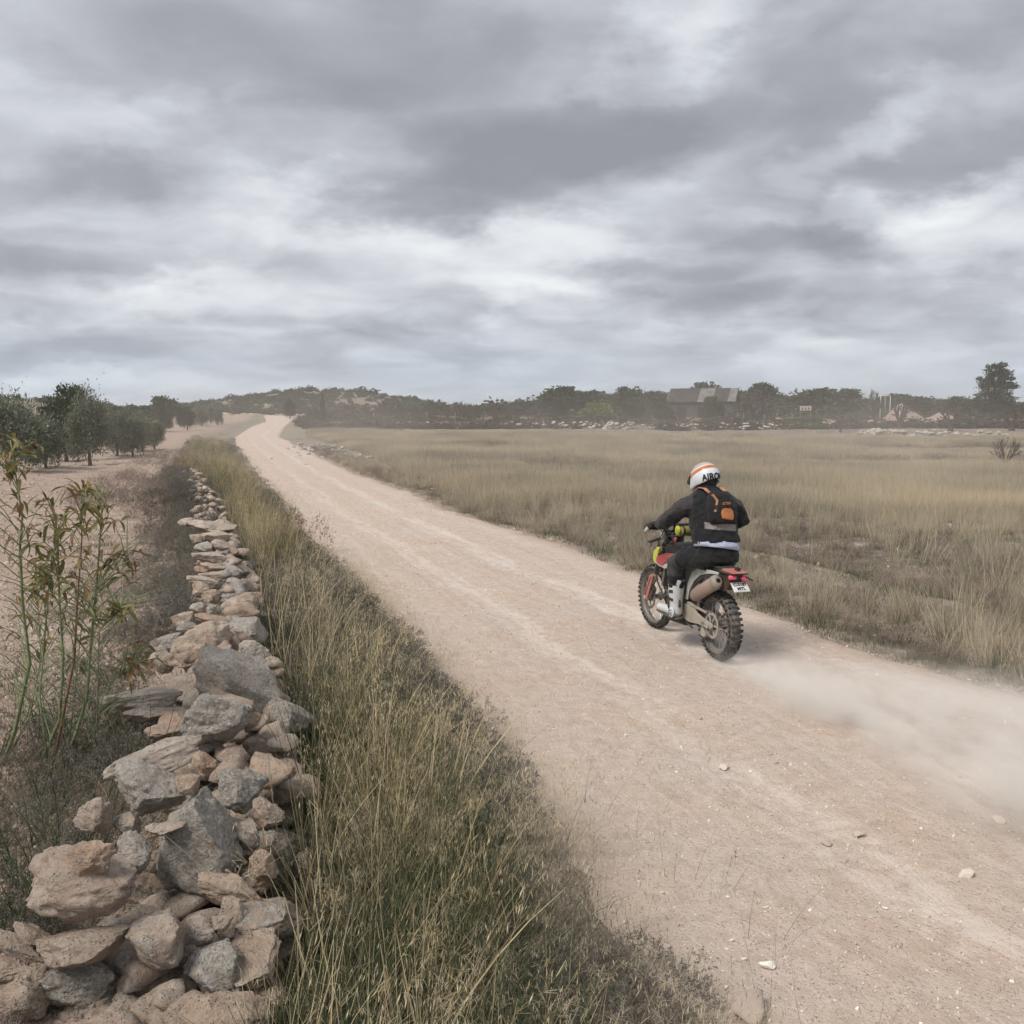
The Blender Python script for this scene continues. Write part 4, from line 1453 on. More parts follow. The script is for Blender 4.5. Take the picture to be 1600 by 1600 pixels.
# --- pine
pl = [(0, 0, 4.6, 2.0, 1.9, .9), (-1.2, .3, 3.4, 1.5, 1.4, .8), (1.4, -.2, 3.2, 1.7, 1.4, .8), (.2, 0, 6.0, 1.7, 1.6, .9), (-1.0, .2, 5.4, 1.2, 1.2, .7),
      (1.6, 0, 5.1, 1.5, 1.2, .55), (2.7, .1, 4.9, .8, .7, .35), (-.2, 0, 7.2, 1.3, 1.3, .8), (1.2, 0, 6.7, 1.2, 1.1, .6), (-2.3, 0, 6.0, .5, .5, .3), (-2.6, .2, 2.9, .8, .7, .4),
      (0, .2, 2.2, 2.3, 1.8, .9), (.9, 0, 7.8, .8, .8, .4), (2.4, .2, 6.0, .6, .6, .3), (-1.8, -.2, 2.3, 1.2, 1.0, .7), (1.6, .2, 2.1, 1.2, 1, .7)]
P = spot(1548, 150)
s_ = (CAM_H + (645 - 566) / FPX * 150 - P.z) / 8.3
t = empty('pine_tree', P, 0, 'tall solitary pine standing above the skyline near the right edge', 'tree')
cm, tm = make_tree('pine', pl, 15000, .24, M_PINE, M_BARK, 1.6, .22, 31, stray=.10, aspect=.5)
link('trunk', tm, t, scale=(s_, s_, s_)); link('crown', cm, t, scale=(s_ * .95, s_ * .95, s_))
# --- cypress
P = spot(506, 128)
hh = CAM_H + (645 - 616) / FPX * 128 - P.z
cy = leafy('crown', [(0, 0, .28, .1, .1, .25), (0, 0, .5, .095, .095, .3), (0, 0, .72, .06, .06, .26)], 5000, .035, M_DARKL, 9, stray=.06, aspect=.6)
t = empty('cypress_tree', P, 0, 'thin dark column cypress standing beside the bend of the track', 'tree')
link('crown', cy, t, scale=(hh * .9, hh * .9, hh))
link('trunk', tm, t, scale=(.3, .3, .3))
P2 = spot(497, 127)
tag(link('evergreen_bush', leafy('foliage', [(0, 0, .5, .4, .4, .5)], 1500, .12, M_DARKL, 12, aspect=.6), None, P2, None, (1.2, 1.2, 2.2)), 'low dark bush at the left foot of the cypress', 'bush')

# --- hillside scrub (nobody could count it)
bush = [leafy('bush', [(0, 0, .45, .5, .5, .45), (.3, .1, .3, .3, .35, .3), (-.25, -.2, .35, .35, .3, .35)], 260, .17, M_DARKL, 60 + i, aspect=.9) for i in range(3)]
bushg = [leafy('bush_pale', [(0, 0, .4, .5, .5, .4)], 200, .17, M_TWB, 65 + i, aspect=.5) for i in range(2)]
n = 26000
y = g.uniform(185, 520, n); x = (g.uniform(-60, 1700, n) - 800) / FPX * y
zz = land(x, y)
cov = fbm(x * .045, y * .045, 71) > -.12
on = ((zz > 2.1) | (g.uniform(0, 1, n) < .25)) & (cov | (g.uniform(0, 1, n) < .22)) & ((np.abs(x - (XL(y) + XR(y)) / 2) > 9) | (y > 300))
on &= ~((x < XL(y) - 4) & (y < 290) & (x > -150))
x, y = x[on], y[on]; n = len(x)
s = g.lognormal(.35, .35, n)
scatter('hillside_scrub', np.stack([x, y, land(x, y) - .1], -1), np.stack([g.normal(0, .1, n), g.normal(0, .1, n), g.uniform(0, 6, n)], -1),
        np.stack([s * 1.5, s * 1.5, s * .95], -1), np.where(g.rand(n) < .8, g.randint(0, 3, n), 3 + g.randint(0, 2, n)), bush + bushg, 'dark scrub covering the low hills on the skyline')
# brown brush belt between the field and the ridge
n = 5200
y = g.uniform(112, 190, n); x = (g.uniform(470, 1700, n) - 800) / FPX * y
s = g.lognormal(0, .3, n)
on = fbm(x * .08, y * .08, 73) > -.25
x, y, s = x[on], y[on], s[on]; n = len(x)
scatter('brush_belt', np.stack([x, y, land(x, y) - .1], -1), np.stack([g.normal(0, .1, n), g.normal(0, .1, n), g.uniform(0, 6, n)], -1),
        np.stack([s * 1.5, s * 1.5, s * .8], -1), np.where(g.rand(n) < .25, g.randint(0, 3, n), 3 + g.randint(0, 2, n)), bush + bushg, 'brown brush between the straw field and the ridge')
# belts of pale dry grass there
n = 2600
y = g.uniform(114, 175, n); x = (g.uniform(520, 1700, n) - 800) / FPX * y
on = np.abs(((y * .06 + fbm(x * .03, y * .03, 75)) % 1.0) - .5) < .22
x, y = x[on], y[on]; n = len(x)
scatter('far_dry_grass', np.stack([x, y, land(x, y)], -1), np.stack([x * 0, x * 0, g.uniform(0, 6, n)], -1), np.stack([x * 0 + 2, x * 0 + 2, x * 0 + 1.2], -1),
        g.randint(0, 4, n), patch, 'pale dry grass strips between the terraces')
# hill rocks
n = 2600
y = g.uniform(230, 460, n); x = (g.uniform(200, 1650, n) - 800) / FPX * y
on = fbm(x * .05, y * .1, 79) > .0
x, y = x[on], y[on]; n = len(x); s = g.lognormal(.0, .4, n)
scatter('hill_rocks', np.stack([x, y, land(x, y)], -1), np.stack([x * 0, x * 0, g.uniform(0, 6, n)], -1), np.stack([s * 1.6, s, s * .6], -1), g.randint(0, 4, n), clods, 'pale rock outcrops on the low hills')


# --- terraces: low field walls
def field_wall(pts, n, lab, sz, h, dj=.5):
    P0 = Vector(pts[0])
    w_ = empty('field_wall', P0, 0, lab, 'wall', None)
    items = []
    for k in range(n):
        t_ = rnd.random() * (len(pts) - 1); i = int(t_); f = t_ - i
        p = Vector(pts[i]).lerp(Vector(pts[i + 1]), f)
        x_, y_ = p.x + rnd.gauss(0, dj), p.y + rnd.gauss(0, dj)
        s = sz * rnd.uniform(.5, 1.4)
        items.append(((x_, y_, gz(x_, y_) + rnd.uniform(0, h)), (s * 1.5, s, s * .6), (0, rnd.uniform(-.2, .2), rnd.uniform(0, 6))))
    join_rocks('rubble', items, w_, P0, M_STONE, (.75, .25, 0))
field_wall([tuple(spot(1340, 88)), tuple(spot(1460, 86)), tuple(spot(1650, 80))], 90, 'broken line of pale stones across the straw at the right', .45, .65)
field_wall([tuple(spot(1352, 84)), tuple(spot(1378, 84))], 60, 'small heap of white stones in the straw below the goal frame', .5, .8, .5)
field_wall([tuple(spot(590, 118)), tuple(spot(860, 116)), tuple(spot(1000, 113)), tuple(spot(1230, 112))], 230, 'long low terrace wall at the back of the straw field', .40, .8, .6)
field_wall([tuple(spot(1240, 116)), tuple(spot(1400, 118)), tuple(spot(1640, 120))], 160, 'low rubble wall below the soil mound and the pine', .5, .9, .7)
field_wall([tuple(px_ground(480, 697)), tuple(px_ground(515, 706)), tuple(px_ground(550, 722))], 70, 'scatter of pale flat stones on the bank right of the track', .22, .15, 1.6)
field_wall([tuple(px_z(800, 752, 0)), tuple(px_z(905, 765, 0)), tuple(px_z(1010, 778, 0))], 130, 'patch of pale stones in the grass left of the rider', .10, .08, .8)
field_wall([tuple(px_z(1330, 782, 0)), tuple(px_z(1450, 785, 0)), tuple(px_z(1590, 790, 0))], 150, 'line of pale stones across the middle of the right field', .12, .08, .6)
# --- soil mounds
def mound(px, D, wpx, hpx, lab, mt, seed):
    P = spot(px, D); w_ = wpx / FPX * D; h = hpx / FPX * D
    V = []; n = 26; F = []
    for i in range(n):
        for j in range(n):
            u, v_ = i / (n - 1) * 2 - 1, j / (n - 1) * 2 - 1
            r = math.hypot(u, v_ * 1.0)
            zz_ = max(0, 1 - r) ** .8 * h * (1 + .25 * mnoise.noise(Vector((u * 2 + seed, v_ * 2, 0)))) + .15 * mnoise.noise(Vector((u * 7, v_ * 7, seed))) * max(0, 1 - r)
            V.append((u * w_ * .5, v_ * w_ * .35, zz_ - .25))
    for i in range(n - 1):
        for j in range(n - 1):
            F.append((i * n + j, (i + 1) * n + j, (i + 1) * n + j + 1, i * n + j + 1))
    tag(link('soil_mound', mesh_np('soil_mound', np.array(V), F, mt, True), None, P), lab, 'mound')
M_MOUND = simple_mat('pink_soil', (.34, .26, .22), .95, .2, 1.5, .2)
M_MOUNDG = simple_mat('grey_soil', (.40, .37, .33), .95, .2, 1.5, .2)
mound(1408, 130, 85, 36, 'tall pinkish soil mound in front of the goal frame', M_MOUND, 1)
mound(1465, 132, 90, 22, 'lower pinkish soil mound joined to the right of the tall one', M_MOUND, 2)
mound(1212, 140, 46, 13, 'small reddish soil mound right of the shed', M_MOUND, 3)
mound(956, 122, 40, 14, 'pale grey soil heap at the back edge of the field', M_MOUNDG, 4)

# --- shed
M_SHW = simple_mat('shed_stone', (.10, .085, .075), .95, .4, 3, .05)
M_SHD = simple_mat('interior_shade', (.03, .027, .025), .9, .2)
M_RA = simple_mat('roof_sheet_dark', (.06, .057, .055), .7, .25, 1.2)
M_RB = simple_mat('roof_sheet_pale', (.20, .195, .19), .7, .25, 1.2)
M_WD = simple_mat('old_wood', (.22, .18, .15), .9, .2)
D = 160.
A = spot(1045, D); B = spot(1143, D - 4)
ax = Vector((B.x - A.x, B.y - A.y, 0)); LEN = ax.length; rz = math.atan2(ax.y, ax.x)
sh = empty('farm_shed', A, rz, 'long low stone shed with a patched corrugated roof behind the trees', 'shed')
ze = CAM_H + (645 - 625) / FPX * D - A.z; zr_ = CAM_H + (645 - 607) / FPX * D - A.z
dp = 5.0
mb = MB()
mb.box((LEN / 2, .15, (ze - .15) / 2 - .3), (LEN, .3, ze - .15 + .6)); mb.box((LEN / 2, dp - .15, (ze - .15) / 2 - .3), (LEN, .3, ze + .45))
mb.plate([(0, 0)], 0, 0) if False else None
for xx in (.15, LEN - .15):
    V = [(xx - .14, .3, -.6), (xx - .14, dp - .3, -.6), (xx - .14, dp - .3, ze - .1), (xx - .14, dp / 2, zr_ - .15), (xx - .14, .3, ze - .1)]
    V += [(a + .28, b_, c) for a, b_, c in V]
    mb.add(V, [(0, 1, 2, 3, 4), (9, 8, 7, 6, 5), (0, 5, 6, 1), (1, 6, 7, 2), (2, 7, 8, 3), (3, 8, 9, 4), (4, 9, 5, 0)])
mb.build('wall', M_SHW, sh)
n_s = 9
for k in range(n_s):
    x0 = -.4 + (LEN + .8) * k / n_s; x1 = -.4 + (LEN + .8) * (k + 1) / n_s + .05
    for side in (0, 1):
        ya, yb = (-.45, dp / 2) if side == 0 else (dp + .45, dp / 2)
        sag = rnd.uniform(-.05, .05)
        V = []; m_n = 9
        for i in range(m_n):
            xx = x0 + (x1 - x0) * i / (m_n - 1); c_ = .035 * math.cos(i * math.pi)
            V += [(xx, ya, ze - .35 + c_ + sag + .02 * (k % 2)), (xx, yb, zr_ + c_ + .02 * (k % 2))]
        V += [(a, b_, c - .03) for a, b_, c in V]
        F = []
        for i in range(m_n - 1):
            F += [(2 * i, 2 * i + 2, 2 * i + 3, 2 * i + 1), (2 * i + 2 * m_n, 2 * i + 1 + 2 * m_n, 2 * i + 3 + 2 * m_n, 2 * i + 2 + 2 * m_n)]
        q = MB(); q.add(V, F)
        o = q.build('roof_sheet', [M_RA, M_RA, M_RA, M_RA, M_RB, M_RB, M_RA, M_RA, M_RB][k], sh, fixn=False)
q = MB(); q.box((0, 0, 0), (.12, .06, 2.9), (R(-54), 0, 0))
o = q.build('barge_board', M_RB, sh); o.location = (-.45, dp * .22, (ze + zr_) / 2 - .1)
for (xx, w_, h_) in ((2.0, 1.6, 2.2), (5.4, 1.4, 2.2), (8.3, 1.6, 2.2)):
    q = MB(); q.box((xx, -.01, h_ / 2), (w_, .06, h_)); q.build('opening_panel', M_SHD, sh)  # near-black slab on the solid wall, painted as the unlit interior
# --- goal frame, barrier, posts
M_WHT = simple_mat('white_paint_old', (.55, .54, .52), .7, .1)
P = spot(1372, 126); gf = empty('goal_frame', P, 0, 'pale metal goal frame standing beside the pink soil mound', 'goal')
sc = 126 / FPX; hg = CAM_H + (645 - 619) * sc - P.z; wg = 15 * sc
for xx in (0, wg):
    q = MB(); q.tube([(xx, 0, 0), (xx, 0, hg)], .06, 8); q.build('post', M_WHT, gf, True)
q = MB(); q.tube([(-.06, 0, hg), (wg + .06, 0, hg)], .06, 8); q.build('crossbar', M_WHT, gf, True)
q = MB()
for xx in (wg * .45, wg * .55): q.tube([(xx, .02, hg), (xx, .02, hg * .45)], .02, 5)
q.build('cable', M_WHT, gf, True)
P = spot(1247, 135); sc = 135 / FPX
bz = CAM_H + (645 - 634) * sc
br = empty('barrier_sign', (P.x, P.y, P.z), 0, 'small faded red and white board right of the shed', 'sign')
M_RW = simple_mat('faded_red', (.35, .11, .09), .8, .2)
q = MB(); q.box((9 * sc, 0, bz - P.z - 4 * sc), (18 * sc, .05, 7 * sc)); q.build('panel', M_WHT, br)
for k in range(3):
    q = MB(); q.box(((4 + 5 * k) * sc, -.035, bz - P.z - 4.5 * sc), (2.6 * sc, .02, 4 * sc)); q.build('stripe', M_RW, br)
for xx in (.1, 18 * sc - .1):
    q = MB(); q.tube([(xx, .06, 0), (xx, .06, bz - P.z)], .05, 6); q.build('post', M_WD, br, True)
G_P = 'thin posts of the old fence behind the field'
for i, px in enumerate((585, 640, 668, 712, 760, 1150, 1160, 1192, 1212, 1236)):
    D = 128 + 6 * (i % 3)
    P = spot(px, D)
    q = MB(); q.tube([(0, 0, -.1), (rnd.uniform(-.05, .05), 0, 1.7)], .055, 6)
    o = q.build('fence_post', M_WD, None, True); o.location = P
    tag(o, ['leftmost', 'second from the left', 'third from the left', 'fourth from the left', 'fifth, last before the long gap', 'sixth, first right of the shed', 'seventh, close beside the sixth', 'eighth from the left', 'ninth from the left', 'rightmost'][i] + ' of the thin wooden posts behind the straw field', 'post', G_P)


# ------------------------------------------------------------------ almond saplings in the left foreground
M_STEM = simple_mat('green_stem', (.21, .25, .13), .6, .3, 30, .002)
M_STEMR = simple_mat('reddish_stem', (.21, .12, .075), .7, .3, 30, .002)
m_, t_ = mat('almond_leaf')
oc_ = t_.n('ShaderNodeSeparateColor', {0: t_.n('ShaderNodeObjectInfo').outputs['Color']}).outputs[0]
lc_ = t_.ramp(oc_, [(0, (.13, .15, .05)), (.35, (.23, .21, .075)), (.6, (.26, .18, .07)), (.8, (.17, .08, .035)), (1, (.07, .03, .022))])
df_ = t_.n('ShaderNodeBsdfPrincipled', {'Base Color': lc_, 'Roughness': .55})
tr_ = t_.n('ShaderNodeBsdfTranslucent', {'Color': lc_})
mx_ = t_.n('ShaderNodeMixShader', {0: .3, 1: df_.outputs[0], 2: tr_.outputs[0]})
oo_ = t_.n('ShaderNodeOutputMaterial'); t_.t.links.new(mx_.outputs[0], oo_.inputs[0])
M_ALM = m_


def leaf_mesh(i):
    """folded drooping lance-shaped leaf 1 long along +X"""
    V = []; F = []
    n = 6
    dr = .25 + .2 * i
    for k in range(n + 1):
        t = k / n
        w_ = .115 * math.sin(math.pi * min(1, t * .92 + .06)) ** .8
        x_ = t - dr * .25 * t * t; z_ = -dr * t * t
        V += [(x_, -w_, z_ + w_ * .5), (x_, 0, z_), (x_, w_, z_ + w_ * .5)]
    for k in range(n):
        F += [(3 * k, 3 * k + 1, 3 * k + 4, 3 * k + 3), (3 * k + 1, 3 * k + 2, 3 * k + 5, 3 * k + 4)]
    return mesh_np('leaf', np.array(V), F, M_ALM, True)


LEAF = [leaf_mesh(i) for i in range(4)]
def s8(zx, zy, D): return px_at(zx * .3875, 680 + zy * .3875, D)
rl = random.Random(12)
def sapling(stems, leaves, lab, twign, D0):
    base = s8(*stems[0][0][0], stems[0][1]); base.z = gz(base.x, base.y)
    t = empty('almond_sapling', base, 0, lab, 'sapling', 'almond saplings behind the wall')
    tw = MB(); nl = 0
    for (pts, D, r0, mt, dD) in stems:
        W = []
        for i, (a, b_) in enumerate(pts):
            W.append(s8(a, b_, D + dD * i / len(pts)) - base)
        W[0].z = min(W[0].z, -.02)
        q = MB(); q.tube(W, [r0 * (1 - .75 * i / (len(W) - 1)) for i in range(len(W))], 7)
        q.build('stem', mt, t, True)
        # thin arching side twigs
        for k in range(twign):
            f = rl.uniform(.15, .98) * (len(W) - 1); i = min(int(f), len(W) - 2)
            p = W[i].lerp(W[i + 1], f - i)
            a = rl.uniform(0, 2 * math.pi)
            L = rl.uniform(.15, .55) * (1.15 - f / len(W) * .7)
            d = Vector((math.cos(a), math.sin(a) * .8, rl.uniform(.5, 1.3))).normalized()
            m1 = p + d * L * .5 + Vector((0, 0, .02)); e = p + d * L + Vector((0, 0, -.03))
            tw.tube([p, m1, e], [.0035, .0026, .0012], 4, caps=False)
            if f / (len(W) - 1) > .45 and nl < leaves and rl.random() < .6:
                for m in range(rl.randint(2, 5)):
                    q_ = m1.lerp(e, rl.uniform(.0, 1)); put_leaf(t, q_); nl += 1
        top = W[-1]
        for k in range(int(leaves / len(stems) * .75)):
            f = (1 - abs(rl.gauss(0, .20))) * (len(W) - 1); f = max(f, 0.3 * (len(W) - 1)); i = min(int(f), len(W) - 2)
            p = W[i].lerp(W[i + 1], f - i)
            put_leaf(t, p + Vector((rl.gauss(0, .035), rl.gauss(0, .035), rl.gauss(0, .02)))); nl += 1
    tw.build('twigs', M_STEM, t, True)
def put_leaf(t, p):
    o = link('leaf', LEAF[rl.randint(0, 3)], t)
    o.location = p
    o.rotation_euler = (rl.gauss(0, .4), rl.gauss(-.1, .5), rl.uniform(0, 6.28))
    L = rl.uniform(.06, .115)
    o.scale = (L, L, L)
    o.color = (min(1, max(0, rl.gauss(.42, .24))), 0, 0, 1)
sapling([([(10, 1330), (60, 1190), (120, 920), (92, 700), (80, 450), (90, 330), (62, 150), (42, 20)], 5.5, .013, M_STEM, -.2),
         ([(14, 1330), (120, 1130), (165, 900), (150, 640), (165, 500)], 5.6, .006, M_STEM, .3)], 190,
        'tallest thin green almond sapling with drooping leaves at the left edge', 32, 5.5)
sapling([([(110, 1450), (190, 1260), (240, 1150), (255, 900), (240, 680), (232, 400), (212, 270)], 5.4, .013, M_STEM, .2),
         ([(200, 1230), (250, 1150), (300, 900), (310, 700), (330, 420), (325, 270)], 5.4, .010, M_STEMR, -.1),
         ([(205, 1430), (300, 1220), (350, 1060), (370, 800), (390, 600), (410, 320), (402, 190)], 5.45, .012, M_STEM, .1),
         ([(330, 1110), (420, 1020), (500, 960), (560, 900)], 5.45, .004, M_STEM, .2), ([(195, 1260), (160, 1050), (185, 760), (200, 560), (250, 330)], 5.35, .007, M_STEM, .1), ([(245, 980), (330, 760), (420, 560), (540, 480)], 5.4, .004, M_STEM, .15),
         ([(365, 900), (400, 790), (460, 720), (490, 690)], 5.45, .004, M_STEM, -.2)], 290,
        'bushy green stemmed almond sapling with browning drooping leaves beside the wall', 32, 5.4)
# dead bare sapling and reddish shrub
q = bare_tree_mesh('branches', 340, .5, 4, M_STEMR, .15, 6, .12)
P = px_z(292, 752, .25)
o = link('bare_sapling', q, None, (P.x, P.y, gz(P.x, P.y)), (0, 0, 1), (1.0, 1.0, .95)); tag(o, 'small bare reddish sapling at the far end of the stone wall', 'sapling')
M_RED = leaf_material('reddish_twigs', (.09, .05, .045), (.16, .09, .075), (.24, .15, .12), .1)
rs_m = twig_mesh('foliage', 26, .12, .55, M_RED, 88, .006, 3, leafw=.01)
P = px_z(470, 866, .0)
tag(link('reddish_shrub', rs_m, None, (P.x, P.y, gz(P.x, P.y) + .02), None, (1.1, 1.1, 1.2)), 'low reddish brown shrub leaning onto the left edge of the track', 'shrub')
P = px_z(1015, 1545, .0)
rs2 = twig_mesh('foliage', 26, .12, .5, M_GREY, 89, .004, 5, leafw=.008)
tag(link('grey_shrub', rs2, None, (P.x, P.y, gz(P.x, P.y)), None, (.55, .55, .5)), 'low dark grey shrub at the bottom edge between grass and track', 'shrub')


# ------------------------------------------------------------------ motorcycle (local frame: x forward, y left, z up)
BX, BY, BH = 1.945, 8.80, R(107)
BZ = road_z(BX, BY) + .003
dust = (.30, .265, .22)


def dirty(name, col, rough=.5, metal=0.0, amt=.35, scale=14, low=True, spec=.4):
    m, t = mat(name)
    pos = t.n('ShaderNodeTexCoord').outputs['Object']
    nn = t.noise(pos, scale, 5, .65)
    n2 = t.noise(pos, scale * 5, 3, .6)
    f = t.mr(t.m('ADD', nn, t.m('MULTIPLY', n2, .2)), .42, .82, 0.0, 1.0)
    c = t.mix(t.m('MULTIPLY', f, amt), tuple(col), dust)
    if amt > .3: c = t.mix(amt * .25, c, dust)
    finish(t, c, t.m('ADD', rough, t.m('MULTIPLY', f, .3)), bump(t, n2, .25, .002), **{'Metallic': metal, 'Specular IOR Level': spec})
    return m


M_TYRE = dirty('tyre_rubber', (.030, .030, .032), .8, 0, .7, 18)
M_KNOB = dirty('knob_rubber', (.022, .024, .028), .75, 0, .25, 18)
M_RIM = dirty('rim_grey', (.16, .155, .15), .5, .5, .7, 10)
M_ALU = dirty('dusty_alloy', (.42, .38, .32), .6, .25, .6, 12)
M_ALU2 = dirty('dark_engine', (.075, .07, .065), .55, .3, .55, 12)
M_BLK = dirty('black_plastic', (.02, .02, .022), .5, 0, .18, 10)
M_BLKC = dirty('matt_black', (.018, .018, .019), .8, 0, .15, 10)
M_WPL = dirty('white_plastic', (.52, .55, .545), .4, 0, .5, 10)
M_GPL = dirty('greengrey_plastic', (.13, .16, .15), .45, 0, .4, 10)
M_RPL = dirty('red_plastic', (.46, .035, .04), .4, 0, .34, 10)
M_RPK = dirty('coral_plastic', (.45, .10, .085), .45, 0, .45, 10)
M_YPL = dirty('yellow_plastic', (.52, .53, .05), .4, 0, .25, 10)
M_MUF = dirty('muffler_can', (.30, .21, .165), .6, .3, .55, 9)
M_MUFE = dirty('muffler_cap', (.34, .30, .26), .6, .4, .6, 14)
M_HOLE = simple_mat('hole_shade', (.01, .009, .008), .95, .1)  # near-black colour painted for the shade inside the muffler outlet
M_LENS, t_ = mat('red_lens')
finish(t_, (.66, .10, .17), .25, **{'Emission Color': (1, .08, .16, 1), 'Emission Strength': .03})
M_MUD = simple_mat('mud_brown', (.075, .045, .035), .9, .3, 12, .004)
M_CHR = dirty('bright_metal', (.62, .60, .57), .35, .7, .3, 12)
M_GLS, t_ = mat('clear_screen')
finish(t_, (.8, .82, .82), .1, **{'Alpha': .28})

bike = empty('motorcycle', (BX, BY, BZ), BH, 'dusty red, white and yellow enduro motorcycle driving up the gravel track', 'motorcycle')
RA = Vector((-.04, 0, .335)); FA = Vector((1.34, 0, .350))


def wheel(name, C, Ro, W, Rr, nk, rear):
    wh = empty(name, (0, 0, 0)); wh.parent = bike; wh.location = C
    hw = W / 2
    Rc = Ro - .018
    q = MB()
    prof = []
    for k in range(15):
        a = math.pi * (k / 14)
        prof.append((Rr - .004 + (Rc - Rr) * math.sin(a) ** .62 if 0 < k < 14 else Rr - .004, -hw * .93 * math.cos(a) * (1 if 2 < k < 12 else .85)))
    q.lathe(prof, n=72, closed=True)
    q.mi = 1
    for k in range(nk):
        a = 2 * math.pi * k / nk
        rows = ((-.22, .22), (-.62, .62)) if k % 2 == 0 else ((0,), (-.52, .52))
        rows = [r for rr_ in rows for r in rr_]
        for f in rows + [-.95, .95]:
            yy = f * hw
            rad = Rc - .006 + .012 - (abs(f) ** 2.4) * .045
            s = (.022, hw * .30, .030) if abs(f) < .9 else (.026, .016, .034)
            c = Vector((math.cos(a) * rad, yy, math.sin(a) * rad))
            from mathutils import Euler
            er = (R(-28 * f), 0, 0)
            M = Matrix.Rotation(-a, 3, 'Y') @ Matrix.Rotation(R(35 * f), 3, 'Z')
            hx, hy, hz = s[2] / 2, s[1] / 2, s[0] / 2
            V = [c + M @ Vector((x * hx * (.85 if x > 0 else 1), y * hy * (.85 if x > 0 else 1), z * hz * (.85 if x > 0 else 1))) for x in (-1, 1) for y in (-1, 1) for z in (-1, 1)]
            q.add(V, [(0, 1, 3, 2), (4, 6, 7, 5), (0, 4, 5, 1), (2, 3, 7, 6), (0, 2, 6, 4), (1, 5, 7, 3)])
    o = q.build('tyre', [M_TYRE, M_KNOB], wh)
    for p in o.data.polygons: p.use_smooth = p.material_index == 0
    q = MB()
    rw = hw * .55
    q.lathe([(Rr + .012, -rw), (Rr + .012, -rw + .008), (Rr - .004, -rw + .012), (Rr - .014, 0), (Rr - .004, rw - .012), (Rr + .012, rw - .008), (Rr + .012, rw), (Rr - .012, rw), (Rr - .028, 0), (Rr - .012, -rw)], n=60, closed=True)
    q.build('rim', M_RIM, wh, True)
    q = MB()
    q.lathe([(.012, -.075), (.045, -.075), (.045, -.05), (.028, -.04), (.028, .04), (.045, .05), (.045, .075), (.012, .075)], n=24, closed=True)
    q.build('hub', M_ALU2, wh, True)
    for k in range(32):
        q = MB()
        a = 2 * math.pi * k / 32; sd = 1 if k % 2 else -1; da = .42 * (1 if (k // 2) % 2 else -1)
        q.tube([(math.cos(a) * (Rr - .018), sd * rw * .3, math.sin(a) * (Rr - .018)), (math.cos(a + da) * .042, sd * .06, math.sin(a + da) * .042)], .0022, 5)
        q.build('spoke', M_CHR if not rear else M_RPL if k % 4 == 0 else M_CHR, wh)
    q = MB(); dr = .115 if rear else .13; dy_ = -.085 if rear else .075
    q.lathe([(dr - .03, dy_), (dr, dy_), (dr, dy_ + .004), (dr - .03, dy_ + .004)], n=40, closed=True)
    for k in range(6):
        a = 2 * math.pi * k / 6
        q.tube([(math.cos(a) * .04, dy_ + .002, math.sin(a) * .04), (math.cos(a + .3) * (dr - .02), dy_ + .002, math.sin(a + .3) * (dr - .02))], .005, 5)
    q.build('brake_disc', M_ALU2, wh)
    if rear:
        q = MB()
        prof_n = 50
        q.lathe([(.098, .080), (.122, .080), (.122, .088), (.098, .088)], n=prof_n, closed=True)
        for k in range(50):
            a = 2 * math.pi * k / 50
            q.box((math.cos(a) * .124, .084, math.sin(a) * .124), (.006, .006, .009), (0, -a, 0))
        for k in range(6):
            a = 2 * math.pi * k / 6
            q.tube([(math.cos(a) * .035, .084, math.sin(a) * .035), (math.cos(a) * .10, .084, math.sin(a) * .10)], .010, 6)
        q.build('sprocket', M_ALU, wh)
    q = MB(); q.tube([(0, -.12, 0), (0, .135, 0)], .013, 12); q.tube([(0, .118, 0), (0, .138, 0)], .024, 6); q.build('axle', M_CHR, wh)
    return wh


wheel('wheel', RA, .335, .14, .245, 34, True)
fwh = wheel('wheel', FA, .350, .092, .282, 38, False)
fwh.rotation_euler = (0, 0, R(3))

# swing arm
for sgn in (1, -1):
    y0, y1 = (.098, .122) if sgn > 0 else (-.122, -.098)
    q = MB()
    q.plate([(.50, .43), (.44, .46), (.30, .435), (.10, .385), (-.02, .372), (-.09, .362), (-.105, .335), (-.09, .308), (0, .300), (.16, .305), (.34, .285), (.46, .30), (.51, .34)], y0, y1)
    q.build('swingarm', M_ALU, bike, bevel=.006)
q = MB()
q.plate([(.42, .475), (.36, .485), (.02, .452), (.02, .436), (.30, .452), (.34, .44)], .100, .118)
q.plate([(.33, .455), (.315, .455), (.20, .415), (.215, .405)], .102, .116)
q.plate([(.22, .46), (.20, .46), (.235, .41), (.25, .415)], .102, .116)
q.build('chain_guard', M_ALU, bike, bevel=.003)
q = MB()
for k in range(2):
    zz0 = (.46, .455)[k] if k == 0 else .215
q.tube([(RA.x, .084, RA.z + .125), (.48, .084, .415)], .008, 6)
q.tube([(RA.x, .084, RA.z - .125), (.10, .084, .235), (.48, .084, .345)], .008, 6)
q.build('chain', M_ALU2, bike)
q = MB(); q.plate([(.13, .29), (.09, .29), (.05, .215), (.07, .195), (.14, .20), (.15, .22)], .07, .104); q.build('chain_guide', M_ALU, bike, bevel=.004)
q = MB(); q.lathe([(.01, .104), (.032, .104), (.032, .130), (.02, .134), (.01, .134)], c=(RA.x + .03, 0, RA.z), n=20, closed=True)
q.box((RA.x + .10, .112, RA.z - .002), (.10, .02, .028)); q.build('axle_block', M_CHR, bike)

